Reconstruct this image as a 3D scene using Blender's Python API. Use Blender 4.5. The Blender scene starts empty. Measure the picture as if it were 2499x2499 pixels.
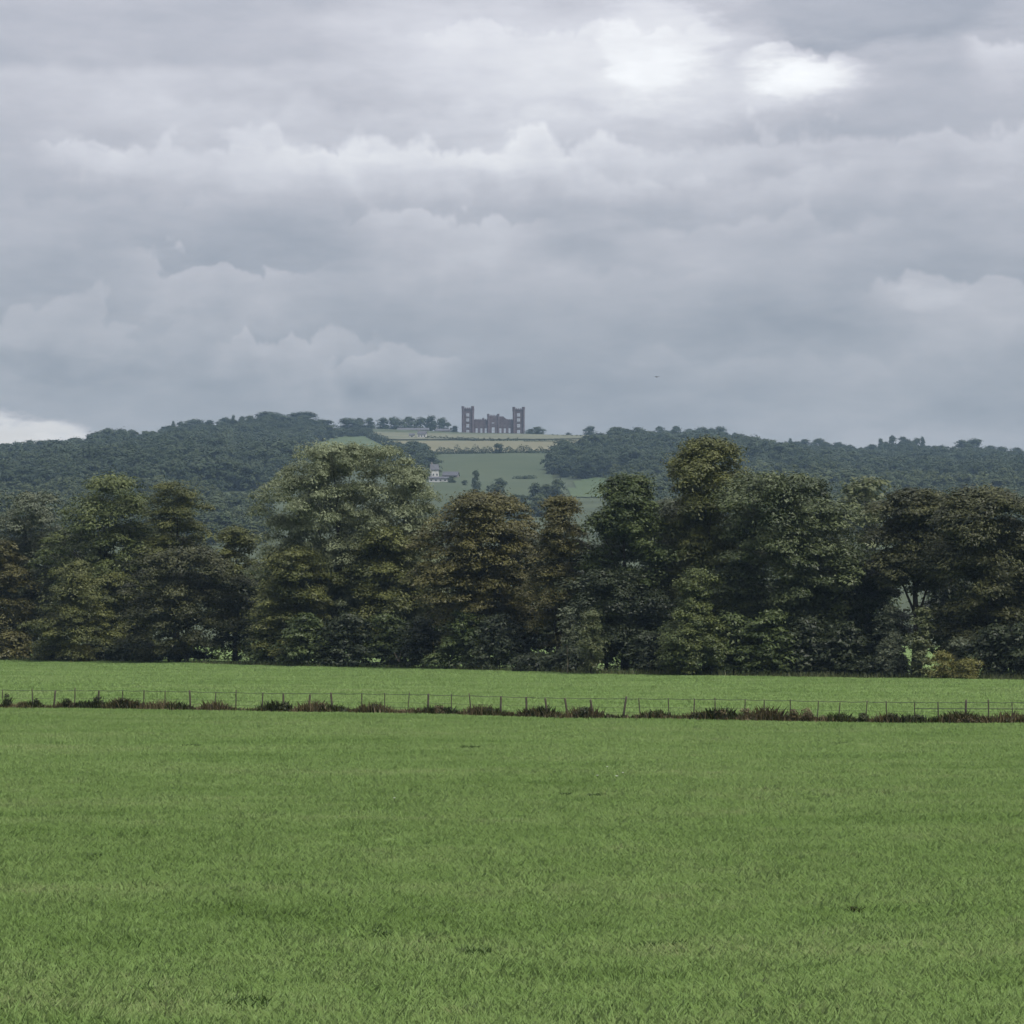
import bpy, math, random
import numpy as np
from mathutils import Vector, Matrix

SC = bpy.context.scene
COL = SC.collection
rad = math.radians

# ------------------------------------------------------------------ camera
W = 2499.0
F = 7087.0                       # focal length in photograph pixels (20 degree view)
HORIZON = 1480.0                 # image row of the true horizon
CAM_Z = 5.7
PITCH = math.atan((HORIZON - W / 2) / F)
cam_d = bpy.data.cameras.new('camera')
cam_d.sensor_width = 36.0
cam_d.lens = 36.0 * F / W
cam_d.clip_start = 0.5
cam_d.clip_end = 20000
cam = bpy.data.objects.new('camera', cam_d)
COL.objects.link(cam)
cam.location = (0, 0, CAM_Z)
cam.rotation_euler = (math.pi / 2 + PITCH, 0, 0)
SC.camera = cam

SC.view_settings.view_transform = 'Standard'
SC.view_settings.look = 'None'
SC.view_settings.exposure = 1.4
SC.view_settings.gamma = 1.0
SC.view_settings.use_curve_mapping = False
SC.render.engine = 'CYCLES'
SC.cycles.max_bounces = 4
SC.cycles.diffuse_bounces = 2
SC.cycles.glossy_bounces = 2
SC.cycles.transmission_bounces = 3
SC.cycles.volume_bounces = 0
SC.cycles.use_denoising = True

SUN_AZ, SUN_EL = 128.0, 60.0      # degrees clockwise from the view direction, height


def nd(nt, kind, **kw):
    n = nt.nodes.new(kind)
    for k, v in kw.items():
        if k == 'inp':
            for i, val in v.items():
                s = n.inputs[i]
                if hasattr(val, 'is_output'):
                    nt.links.new(val, s)
                else:
                    s.default_value = val
        else:
            setattr(n, k, v)
    return n


def mth(nt, op, a, b=0.0, c=0.0, clamp=False):
    n = nd(nt, 'ShaderNodeMath', operation=op, use_clamp=clamp, inp={0: a, 1: b, 2: c})
    return n.outputs[0]


def vmth(nt, op, a, b=(0, 0, 0), c=(0, 0, 0)):
    n = nd(nt, 'ShaderNodeVectorMath', operation=op, inp={0: a, 1: b, 2: c})
    return n.outputs['Value'] if op in ('LENGTH', 'DOT_PRODUCT') else n.outputs[0]


def noise(nt, vec, scale, detail=5.0, rough=0.55, dist=0.0, color=False):
    n = nd(nt, 'ShaderNodeTexNoise', inp={'Vector': vec, 'Scale': scale, 'Detail': detail,
                                          'Roughness': rough, 'Distortion': dist})
    return n.outputs['Color'] if color else n.outputs['Fac']


def ramp(nt, fac, stops):
    n = nd(nt, 'ShaderNodeValToRGB', inp={0: fac})
    cr = n.color_ramp
    while len(cr.elements) > 1:
        cr.elements.remove(cr.elements[-1])
    cr.elements[0].position = stops[0][0]
    cr.elements[0].color = (*stops[0][1], 1)
    for p, c in stops[1:]:
        e = cr.elements.new(p)
        e.color = (*c, 1)
    return n.outputs[0]


def lin(r, g, b):
    f = lambda v: (v / 255 / 12.92) if v <= 10 else ((v / 255 + 0.055) / 1.055) ** 2.4
    return (f(r), f(g), f(b))


# ------------------------------------------------------------------ sky: broken overcast over a daylight sky
def build_world():
    w = bpy.data.worlds.new('World')
    SC.world = w
    w.use_nodes = True
    nt = w.node_tree
    nt.nodes.clear()
    STR = 0.1
    tc = nd(nt, 'ShaderNodeTexCoord')
    d = vmth(nt, 'NORMALIZE', tc.outputs['Generated'])
    sep = nd(nt, 'ShaderNodeSeparateXYZ', inp={0: d})
    x, y, z = sep.outputs
    sky = nd(nt, 'ShaderNodeTexSky', sky_type='NISHITA', sun_disc=False,
             sun_elevation=rad(SUN_EL), sun_rotation=rad(SUN_AZ))
    az = mth(nt, 'MULTIPLY', mth(nt, 'ARCTAN2', x, y), 57.2958)
    el = mth(nt, 'MULTIPLY', mth(nt, 'ARCSINE', z), 57.2958)
    deg = vmth(nt, 'MULTIPLY', d, (57.3, 57.3, 57.3 * 3.1))
    # ragged displacement of the cloud edges
    wn = noise(nt, deg, 0.62, 7.0, 0.62, color=True)
    wv = vmth(nt, 'SUBTRACT', wn, (0.5, 0.5, 0.5))
    wv = vmth(nt, 'MULTIPLY', wv, (2.6, 1.2, 0.0))
    uv = nd(nt, 'ShaderNodeCombineXYZ', inp={0: az, 1: el, 2: 0.0}).outputs[0]
    uvw = vmth(nt, 'ADD', uv, wv)
    # broad bands and fine texture
    n1 = noise(nt, vmth(nt, 'ADD', deg, (3.1, 0, 7.7)), 0.16, 4.0, 0.5, 0.3)
    n3 = noise(nt, vmth(nt, 'ADD', deg, (1.0, 5.0, 4.3)), 0.8, 5.0, 0.6)
    base = nd(nt, 'ShaderNodeMapRange', inp={0: el, 1: 2.5, 2: 9.0, 3: 0.12, 4: 0.36}).outputs[0]
    b = mth(nt, 'MULTIPLY_ADD', mth(nt, 'SUBTRACT', n1, 0.5), 0.42, base)
    b = mth(nt, 'MULTIPLY_ADD', mth(nt, 'SUBTRACT', n3, 0.5), 0.26, b)
    # cloud banks: a billowed top edge, bright just below it and fading downwards into the grey base
    banks = [  # px, py of the top edge, half width, half-width softness in px, brightness, billow height, billow scale, depth, edge softness (degrees)
        (300, 150, 620, .11, .35, .22, 1.0, .25), (1000, 235, 900, .10, .5, .25, 1.2, .30), (1200, 330, 560, .18, .7, .40, 1.0, .16),
        (560, 330, 420, .12, .7, .42, 1.0, .18), (200, 345, 130, .14, .6, .6, .7, .14), (2150, 300, 520, .14, .8, .36, 1.3, .2), (1750, 420, 420, .09, .6, .4, .9, .22),
        (250, 470, 420, .08, .5, .4, 1.0, .3), (1080, 500, 260, .15, .8, .38, 1.5, .12), (1850, 530, 380, .11, .6, .3, 1.3, .2), (1500, 640, 300, .07, .5, .4, 1.0, .2),
        (540, 630, 240, .17, .85, .44, 1.6, .11), (130, 760, 260, .10, .7, .4, 1.0, .12), (720, 800, 200, .15, .7, .5, 1.1, .09), (960, 850, 190, .12, .8, .5, 1.0, .10),
        (2330, 680, 240, .16, .6, .4, 1.3, .12), (1900, 860, 420, .07, .5, .4, 1.0, .2), (1960, 118, 150, .24, .5, .55, 1.1, .13), (2450, 95, 90, .20, .4, .5, .9, .14), (1350, 40, 420, .10, .6, .5, 1.6, .15)]
    for i, (px, py, sx, amp, bh, bs, dep, soft) in enumerate(banks):
        u0 = math.degrees(math.atan((px - W / 2) / F)); v0 = math.degrees(math.atan((HORIZON - py) / F))
        q = nd(nt, 'ShaderNodeCombineXYZ', inp={0: mth(nt, 'MULTIPLY', az, bs * 1.35), 1: mth(nt, 'MULTIPLY', el, bs * 1.1), 2: i * 7.3}).outputs[0]
        bn = noise(nt, q, 1.0, 4.0, 0.52)
        bl = mth(nt, 'ABSOLUTE', mth(nt, 'MULTIPLY_ADD', bn, 2.0, -1.0))
        g = mth(nt, 'MULTIPLY_ADD', bl, bh * 2.6, mth(nt, 'SUBTRACT', v0 - bh * .45, el))          # depth below the edge, degrees
        win = nd(nt, 'ShaderNodeMapRange', interpolation_type='SMOOTHSTEP', inp={0: mth(nt, 'ABSOLUTE', mth(nt, 'SUBTRACT', az, u0)), 1: math.degrees(sx * 1.25 / F), 2: math.degrees(sx * .45 / F), 3: 0.0, 4: amp * 1.25}).outputs[0]
        up = nd(nt, 'ShaderNodeMapRange', interpolation_type='SMOOTHSTEP', inp={0: g, 1: -soft * .4, 2: soft, 3: 0.0, 4: 1.0}).outputs[0]
        dn = nd(nt, 'ShaderNodeMapRange', interpolation_type='SMOOTHSTEP', inp={0: g, 1: 0.0, 2: dep * 1.5, 3: 1.0, 4: 0.0}).outputs[0]
        b = mth(nt, 'MULTIPLY_ADD', mth(nt, 'MULTIPLY', up, dn), win, b)
    blobs = [  # px, py, half width, half height, amount, softness
        (1330, 120, 480, 170, .27, .8), (1600, 90, 150, 130, .15, .3), (1960, 185, 130, 55, .20, .4),
        (1780, 210, 330, 75, .17, .6), (2120, 30, 350, 85, -.17, .3), (1170, 385, 240, 40, .13, .7), (620, 400, 380, 60, .07, .8),
        (700, 590, 330, 50, -.08, .8), (150, 900, 200, 50, -.09, .4), (380, 810, 40, 45, -.08, .5), (20, 1062, 160, 52, .62, .45), (250, 1090, 160, 22, .20, .8),
        (2270, 745, 90, 45, .10, .4), (1850, 800, 330, 50, -.08, .8), (1480, 520, 230, 40, -.07, .8),
        (2350, 1075, 300, 30, .12, .9), (1100, 930, 900, 60, -.04, .9)]
    for px, py, sx, sy, a, soft in blobs:
        u0 = math.degrees(math.atan((px - W / 2) / F)); v0 = math.degrees(math.atan((HORIZON - py) / F))
        su = math.degrees(sx / F); sv = math.degrees(sy / F)
        q = vmth(nt, 'MULTIPLY', vmth(nt, 'SUBTRACT', uvw, (u0, v0, 0)), (1 / su, 1 / sv, 0))
        r = vmth(nt, 'LENGTH', q)
        m = nd(nt, 'ShaderNodeMapRange', interpolation_type='SMOOTHSTEP',
               inp={0: r, 1: 1 + soft * .8, 2: 1 - soft, 3: 0.0, 4: a}).outputs[0]
        b = mth(nt, 'ADD', b, m)
    stops = [(0.0, lin(126, 131, 142)), (0.2, lin(153, 155, 163)), (0.42, lin(178, 177, 183)),
             (0.62, lin(199, 198, 203)), (0.8, lin(218, 217, 219)), (1.0, lin(240, 240, 240))]
    colr = ramp(nt, b, stops)
    # warm cast of the low gap at the far left
    q = vmth(nt, 'MULTIPLY', vmth(nt, 'SUBTRACT', uvw, (-9.9, 3.3, 0)), (1 / 1.3, 1 / .45, 0))
    gm = nd(nt, 'ShaderNodeMapRange', interpolation_type='SMOOTHSTEP',
            inp={0: vmth(nt, 'LENGTH', q), 1: 1.5, 2: 0.2, 3: 0.0, 4: 0.55}).outputs[0]
    warm = nd(nt, 'ShaderNodeMix', data_type='RGBA', blend_type='MULTIPLY',
              inp={0: gm, 6: colr, 7: (1.0, 0.93, 0.84, 1)}).outputs[2]
    # an overcast sky is brighter overhead than at the horizon
    zen = mth(nt, 'MULTIPLY_ADD', mth(nt, 'MAXIMUM', mth(nt, 'SUBTRACT', z, 0.1), 0.0), 2.4, 1.0)
    cl = vmth(nt, 'SCALE', warm)
    cl.node.inputs['Scale'].default_value = 1.0
    nt.links.new(mth(nt, 'MULTIPLY', zen, 0.38 / STR), cl.node.inputs['Scale'])
    mix = nd(nt, 'ShaderNodeMix', data_type='RGBA', inp={0: 0.94, 6: sky.outputs[0], 7: cl})
    bg = nd(nt, 'ShaderNodeBackground', inp={0: mix.outputs[2], 1: STR})
    out = nd(nt, 'ShaderNodeOutputWorld')
    nt.links.new(bg.outputs[0], out.inputs[0])


build_world()
SC.world.cycles.sampling_method = 'MANUAL'
SC.world.cycles.sample_map_resolution = 512
sun_d = bpy.data.lights.new('sun', 'SUN')
sun_d.energy = 1.5
sun_d.angle = rad(18)
sun_d.color = (1.0, 0.96, 0.9)
sun = bpy.data.objects.new('sun', sun_d)
COL.objects.link(sun)
sd = Vector((math.sin(rad(SUN_AZ)) * math.cos(rad(SUN_EL)), math.cos(rad(SUN_AZ)) * math.cos(rad(SUN_EL)), math.sin(rad(SUN_EL))))
sun.rotation_euler = sd.to_track_quat('Z', 'Y').to_euler()
sun.location = (0, -20, 60)

# ------------------------------------------------------------------ helpers
def ray(px, py):
    c = np.array([(px - W / 2) / F, (W / 2 - py) / F, -1.0])
    a = math.pi / 2 + PITCH
    return np.array([c[0], c[1] * math.cos(a) - c[2] * math.sin(a), c[1] * math.sin(a) + c[2] * math.cos(a)])


def at_dist(px, py, Y):
    r = ray(px, py)
    return r * (Y / r[1]) + np.array([0, 0, CAM_Z])


def pix(x, y, z):
    x = np.asarray(x, float); y = np.asarray(y, float); z = np.asarray(z, float) - CAM_Z
    cp, sp = math.cos(PITCH), math.sin(PITCH)
    dep = y * cp + z * sp
    up = -y * sp + z * cp
    return W / 2 + F * x / dep, W / 2 - F * up / dep


def tag(o, label=None, cat=None, group=None, kind=None):
    if label: o['label'] = label
    if cat: o['category'] = cat
    if group: o['group'] = group
    if kind: o['kind'] = kind
    return o


def empty(name, loc, rz=0.0):
    o = bpy.data.objects.new(name, None)
    COL.objects.link(o)
    o.location = loc
    o.rotation_euler = (0, 0, rz)
    o.empty_display_size = 0.5
    return o


def mesh_np(name, v, f, m, attrs=None, smooth=False):
    """v (N,3); f (M,k) array or list of index lists"""
    me = bpy.data.meshes.new(name)
    v = np.asarray(v, np.float32)
    if isinstance(f, np.ndarray):
        M, k = f.shape
        me.vertices.add(len(v)); me.vertices.foreach_set('co', v.ravel())
        me.loops.add(M * k); me.loops.foreach_set('vertex_index', f.astype(np.int32).ravel())
        me.polygons.add(M)
        me.polygons.foreach_set('loop_start', np.arange(0, M * k, k, dtype=np.int32))
        me.update(calc_edges=True)
    else:
        me.from_pydata([tuple(map(float, q)) for q in v], [], f)
        me.update()
    if attrs:
        for an, av in attrs.items():
            a = me.attributes.new(an, 'FLOAT', 'POINT')
            a.data.foreach_set('value', np.asarray(av, np.float32))
    if smooth:
        me.polygons.foreach_set('use_smooth', np.ones(len(me.polygons), bool))
    if m: me.materials.append(m)
    return me


def link(name, me, parent=None, loc=None):
    o = bpy.data.objects.new(name, me)
    COL.objects.link(o)
    if parent is not None: o.parent = parent
    if loc is not None: o.location = loc
    return o


class MB:
    def __init__(s): s.v = []; s.f = []
    def box(s, x0, x1, y0, y1, z0, z1):
        n = len(s.v)
        s.v += [(x0, y0, z0), (x1, y0, z0), (x1, y1, z0), (x0, y1, z0), (x0, y0, z1), (x1, y0, z1), (x1, y1, z1), (x0, y1, z1)]
        s.f += [[n + i for i in q] for q in ((3, 2, 1, 0), (4, 5, 6, 7), (0, 1, 5, 4), (1, 2, 6, 5), (2, 3, 7, 6), (3, 0, 4, 7))]
    def quad(s, *p):
        n = len(s.v); s.v += list(p); s.f.append([n + i for i in range(len(p))])
    def tube(s, pts, rr, n=7, cap=True):
        pts = [Vector(p) for p in pts]
        b = len(s.v)
        for i, p in enumerate(pts):
            t = (pts[min(i + 1, len(pts) - 1)] - pts[max(i - 1, 0)]).normalized()
            a = t.cross(Vector((0.3, 1, 0.1)) if abs(t.y) < .9 else Vector((1, 0, 0.1))).normalized()
            c = t.cross(a)
            for k in range(n):
                g = 2 * math.pi * k / n
                s.v.append(tuple(p + (a * math.cos(g) + c * math.sin(g)) * rr[i]))
        for i in range(len(pts) - 1):
            for k in range(n):
                k2 = (k + 1) % n
                s.f.append([b + i * n + k, b + i * n + k2, b + (i + 1) * n + k2, b + (i + 1) * n + k])
        if cap:
            s.f.append([b + k for k in range(n)][::-1])
            s.f.append([b + (len(pts) - 1) * n + k for k in range(n)])
    def mesh(s, name, m, smooth=False): return mesh_np(name, s.v, s.f, m, smooth=smooth)
    def build(s, name, m, parent=None, loc=None, smooth=False):
        return link(name, s.mesh(name, m, smooth), parent, loc)


# ------------------------------------------------------------------ materials
def mat(name):
    m = bpy.data.materials.new(name)
    m.use_nodes = True
    nt = m.node_tree
    nt.nodes.clear()
    out = nd(nt, 'ShaderNodeOutputMaterial')
    return m, nt, out


def leaf_mat(name, c0, c1, rough=0.5, spec=0.25, trans=0.16, scale=0.35, wt=.75, wn=.7):
    m, nt, out = mat(name)
    at = nd(nt, 'ShaderNodeAttribute', attribute_name='tint')
    geo = nd(nt, 'ShaderNodeNewGeometry')
    n = noise(nt, geo.outputs['Position'], scale, 3.0)
    fac = mth(nt, 'ADD', mth(nt, 'MULTIPLY', at.outputs['Fac'], wt), mth(nt, 'MULTIPLY', mth(nt, 'SUBTRACT', n, 0.35), wn), clamp=True)
    c = ramp(nt, fac, [(0.0, c0), (1.0, c1)])
    p = nd(nt, 'ShaderNodeBsdfPrincipled', inp={'Base Color': c, 'Roughness': rough, 'Specular IOR Level': spec})
    t = nd(nt, 'ShaderNodeBsdfTranslucent', inp={0: c})
    mx = nd(nt, 'ShaderNodeMixShader', inp={0: trans, 1: p.outputs[0], 2: t.outputs[0]})
    nt.links.new(mx.outputs[0], out.inputs[0])
    return m


def plain_mat(name, c0, c1, scale=2.0, rough=0.85, bump=0.0, spec=0.2, obj=True, detail=6.0):
    m, nt, out = mat(name)
    tc = nd(nt, 'ShaderNodeTexCoord')
    v = tc.outputs['Object'] if obj else nd(nt, 'ShaderNodeNewGeometry').outputs['Position']
    n = noise(nt, v, scale, detail, 0.6)
    c = ramp(nt, n, [(0.3, c0), (0.7, c1)])
    p = nd(nt, 'ShaderNodeBsdfPrincipled', inp={'Base Color': c, 'Roughness': rough, 'Specular IOR Level': spec})
    if bump:
        bn = nd(nt, 'ShaderNodeBump', inp={'Strength': bump, 'Height': n})
        nt.links.new(bn.outputs[0], p.inputs['Normal'])
    nt.links.new(p.outputs[0], out.inputs[0])
    return m


def meadow_mat():
    m, nt, out = mat('meadow_soil_and_grass')
    pos = nd(nt, 'ShaderNodeNewGeometry').outputs['Position']
    a = noise(nt, pos, 0.12, 4.0); b = noise(nt, vmth(nt, 'MULTIPLY', pos, (1.0, .35, 1)), 1.4, 7.0, .65)
    f = mth(nt, 'ADD', mth(nt, 'MULTIPLY', a, .55), mth(nt, 'MULTIPLY', b, .45))
    c = ramp(nt, f, [(0.3, (.098, .152, .042)), (0.5, (.120, .180, .053)), (0.7, (.138, .196, .064))])
    p = nd(nt, 'ShaderNodeBsdfPrincipled', inp={'Base Color': c, 'Roughness': .8, 'Specular IOR Level': .15})
    bn = nd(nt, 'ShaderNodeBump', inp={'Strength': .5, 'Distance': .1, 'Height': b})
    nt.links.new(bn.outputs[0], p.inputs['Normal'])
    nt.links.new(p.outputs[0], out.inputs[0])
    return m


def grass_mat():
    m, nt, out = mat('grass_blades')
    at = nd(nt, 'ShaderNodeAttribute', attribute_name='tint')
    pos = nd(nt, 'ShaderNodeNewGeometry').outputs['Position']
    a = noise(nt, vmth(nt, 'MULTIPLY', pos, (.45, 1, 1)), 0.16, 4.0, .6); b = noise(nt, vmth(nt, 'MULTIPLY', pos, (.8, .5, 1)), 1.1, 4.0, .65)
    f = mth(nt, 'ADD', mth(nt, 'MULTIPLY', a, 1.25), mth(nt, 'MULTIPLY', b, .85))
    f = mth(nt, 'ADD', mth(nt, 'SUBTRACT', f, .72), mth(nt, 'MULTIPLY', at.outputs['Fac'], .38), clamp=True)
    c = ramp(nt, f, [(0.1, (.122, .205, .050)), (0.45, (.182, .285, .084)), (0.75, (.216, .310, .105)), (1.0, (.270, .320, .140))])
    gn = nd(nt, 'ShaderNodeNewGeometry').outputs['Normal']
    gn = vmth(nt, 'NORMALIZE', vmth(nt, 'MULTIPLY_ADD', gn, (.45, .45, .45), (0, 0, 1)))
    p = nd(nt, 'ShaderNodeBsdfPrincipled', inp={'Base Color': c, 'Roughness': .6, 'Specular IOR Level': .15, 'Normal': gn})
    t = nd(nt, 'ShaderNodeBsdfTranslucent', inp={0: c})
    mx = nd(nt, 'ShaderNodeMixShader', inp={0: .30, 1: p.outputs[0], 2: t.outputs[0]})
    nt.links.new(mx.outputs[0], out.inputs[0])
    return m


M = dict(
    dark=leaf_mat('leaves_dark_green', (0.0180, 0.0314, 0.0066), (0.0980, 0.1254, 0.0370)),
    chestnut=leaf_mat('leaves_glossy_green', (0.0160, 0.0274, 0.0079), (0.1300, 0.1568, 0.0607), rough=.5, spec=.3),
    mid=leaf_mat('leaves_mid_green', (0.0260, 0.0412, 0.0092), (0.1400, 0.1627, 0.0488)),
    olive=leaf_mat('leaves_olive', (0.0320, 0.0412, 0.0086), (0.1580, 0.1666, 0.0488)),
    brown=leaf_mat('leaves_brownish', (0.0340, 0.0333, 0.0079), (0.1400, 0.1294, 0.0396)),
    willow=leaf_mat('leaves_pale_willow', (.062, .078, .030), (.300, .335, .195), trans=.25),
    grey=leaf_mat('leaves_grey_green', (0.0500, 0.0647, 0.0352), (0.1350, 0.1490, 0.0880)),
    pine=leaf_mat('needles_dark_brown_green', (0.0160, 0.0206, 0.0059), (0.0940, 0.0980, 0.0343)),
    shade=leaf_mat('leaves_understorey_shade', (0.0110, 0.0176, 0.0059), (0.0480, 0.0608, 0.0251)),  # near-black leaf colour carries the shade inside the wood
    yellow=leaf_mat('leaves_yellow_green', (0.1000, 0.1029, 0.0238), (0.2000, 0.1862, 0.0561)),
    pale=leaf_mat('leaves_pale_green', (0.0600, 0.0764, 0.0288), (0.1350, 0.1470, 0.0640)),
    far=leaf_mat('leaves_far_wood', (.022, .036, .018), (.066, .084, .044), scale=.045, spec=.05, trans=.1, wt=.45, wn=1.5),
    farpale=leaf_mat('leaves_far_light', (.030, .046, .020), (.085, .100, .044), scale=.045, spec=.05, trans=.1, wt=.45, wn=1.5),  # lighter green leaf colour for lower-slope and hedgerow trees
    weed=leaf_mat('leaves_weeds_dark', (0.0160, 0.0235, 0.0066), (0.0550, 0.0608, 0.0158)),
    straw=leaf_mat('stalks_dead_brown', (.070, .054, .022), (.190, .150, .080)),
    tuft=leaf_mat('grass_dark_tuft', (.065, .115, .030), (.105, .165, .050)),
    bark=plain_mat('bark_dark', (.018, .015, .012), (.055, .047, .038), 3.0, .9, .5),
    barkpale=plain_mat('bark_pale', (.12, .10, .075), (.26, .22, .17), 3.0, .9, .4),
    meadow=meadow_mat(), grass=grass_mat(),
    hill=plain_mat('hill_rough_pasture', (.030, .042, .020), (.055, .070, .034), .02, .9, obj=False),
    fieldA=plain_mat('hill_green_pasture', (.034, .050, .022), (.048, .063, .030), .02, .9, obj=False),
    fieldB=plain_mat('hill_dry_pasture', (.095, .095, .052), (.135, .125, .075), .015, .9, obj=False),
    fieldC=plain_mat('hill_terrace_grass', (.070, .080, .048), (.12, .12, .075), .03, .9, obj=False),
    fieldD=plain_mat('hill_meadow', (.042, .066, .026), (.060, .084, .036), .02, .9, obj=False),
    stone=plain_mat('gritstone_wall', (.068, .050, .054), (.128, .095, .102), .5, .9, .3),
    stonepale=plain_mat('gritstone_dressed', (.11, .092, .092), (.17, .145, .145), .8, .9, .2),
    rubble=plain_mat('farm_stone', (.15, .135, .12), (.26, .235, .205), .6, .9, .2),
    white=plain_mat('white_render', (.42, .42, .40), (.55, .545, .52), .4, .8),
    slate=plain_mat('roof_slate', (.045, .048, .055), (.085, .085, .095), 1.2, .6),
    glass=plain_mat('window_glass', (.02, .025, .03), (.05, .055, .06), .5, .08, spec=.6),
    wood=plain_mat('weathered_post_wood', (.040, .035, .025), (.11, .095, .07), 8.0, .9, .3),
    wire=plain_mat('dull_fence_wire', (.045, .045, .04), (.08, .08, .07), 6.0, .6),
    bird=plain_mat('black_feathers', (.01, .01, .012), (.03, .03, .034), 9.0, .6),
    petal=plain_mat('white_petals', (.7, .7, .66), (.85, .84, .8), 9.0, .7),
)

# ------------------------------------------------------------------ terrain
RIDGE = 2530.0
_rx = [-900, -400, 0, 100, 240, 340, 420, 500, 560, 650, 740, 800, 870, 930, 1000, 1126, 1281, 1340, 1480, 1540, 1650, 1760, 1800, 1920, 2020, 2130, 2200, 2260, 2330, 2370, 2420, 2499, 2800, 3400]
_ry = [1165, 1140, 1124, 1108, 1099, 1092, 1063, 1055, 1049, 1037, 1037, 1052, 1051, 1051, 1053, 1058, 1060, 1063, 1067, 1075, 1069, 1071, 1094, 1105, 1104, 1109, 1096, 1100, 1120, 1106, 1117, 1122, 1130, 1165]
_rX = np.array([(p - W / 2) / F * RIDGE for p in _rx])
_rZ = np.array([CAM_Z + (HORIZON - p) / F * RIDGE for p in _ry])
_fx = np.linspace(-3000, 3000, 1501)
_fz = np.interp(_fx, np.r_[-3000, _rX, 3000], np.r_[70, _rZ, 80])
_k = np.hanning(9); _k /= _k.sum()
_fz = np.convolve(np.pad(_fz, 4, 'edge'), _k, 'valid')
_gt = [0, .10, .19, .38, .57, .76, .905, .97, 1.0]
_gv = [0, .035, .10, .27, .49, .715, .905, .985, 1.0]


def ground(x, y):
    x = np.asarray(x, float); y = np.asarray(y, float)
    # meadow: nearly flat, a bank up to the viewer
    und = .10 * np.sin(x * .11 + 1) * np.sin(y * .083) + .05 * np.sin(x * .31 + y * .05) * np.sin(y * .23 + 2)
    fade = np.clip((y - 34) / 12, 0, 1) * np.clip((420 - y) / 100, 0, 1)
    zb = 4.1 * np.clip((30 - y) / 30, 0, 1.0) ** 1.2
    z0 = und * fade + zb
    t = (y - 480) / (RIDGE - 480)
    g = np.interp(np.clip(t, 0, 1), _gt, _gv)
    zr = np.interp(x, _fx, _fz)
    rel = np.clip(t * 1.15, 0, 1) * np.clip((1 - t) * 4, 0, 1)
    un = 5.0 * np.sin(x * .013 + .7) * np.sin(y * .0061 + 1.2) + 2.2 * np.sin(x * .031 + 2) * np.sin(y * .017)
    zh = g * zr + un * rel + np.clip(y - RIDGE, 0, 170) * .006
    back = np.clip((y - 2720) / 1600, 0, 1)
    zh = zh * (1 - back * back * (3 - 2 * back) * .75)
    return z0 + np.where(t > 0, zh, 0)


def hit(px, py):
    r = ray(px, py)
    ys = np.concatenate([np.arange(36, 400, 1.0), np.arange(400, 3200, 3.0)])
    xs = r[0] / r[1] * ys; zs = CAM_Z + r[2] / r[1] * ys
    d = zs - ground(xs, ys)
    k = np.where(d < 0)[0]
    if len(k) == 0: return None
    i = max(k[0], 1)
    t = d[i - 1] / (d[i - 1] - d[i])
    y = ys[i - 1] + t * (ys[i] - ys[i - 1])
    x = r[0] / r[1] * y
    return np.array([x, y, float(ground(x, y))])


def grid_mesh(name, xs, ys, m):
    X, Y = np.meshgrid(xs, ys)
    Z = ground(X, Y)
    v = np.stack([X, Y, Z], -1).reshape(-1, 3)
    nx, ny = len(xs), len(ys)
    i = (np.arange(ny - 1)[:, None] * nx + np.arange(nx - 1)[None, :]).ravel()
    f = np.stack([i, i + 1, i + nx + 1, i + nx], -1)
    return mesh_np(name, v, f, m, smooth=True)


xs_near = np.unique(np.concatenate([np.arange(-90, 90.1, 2), -np.geomspace(90, 3000, 60), np.geomspace(90, 3000, 60)]).round(3))
ys_near = np.concatenate([[-160, -80, -30], np.arange(-10, 60, 2), np.arange(60, 421, 2.0)])
o = link('meadow', grid_mesh('meadow', xs_near, ys_near, M['meadow'])); tag(o, kind='structure')
xs_far = np.unique(np.concatenate([np.arange(-700, 700.1, 9), -np.geomspace(700, 3000, 50), np.geomspace(700, 3000, 50)]).round(3))
ys_far = np.unique(np.concatenate([np.arange(420, 2800, 12.0), [RIDGE], np.geomspace(2800, 6000, 40)]))
o = link('hillside', grid_mesh('hillside', xs_far, ys_far, M['hill'])); tag(o, kind='structure')


def pip(poly, x, y):
    poly = np.asarray(poly, float); n = len(poly)
    x = np.asarray(x); y = np.asarray(y)
    ins = np.zeros(x.shape, bool)
    j = n - 1
    for i in range(n):
        xi, yi = poly[i]; xj, yj = poly[j]
        c = ((yi > y) != (yj > y)) & (x < (xj - xi) * (y - yi) / (yj - yi + 1e-12) + xi)
        ins ^= c
        j = i
    return ins


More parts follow.
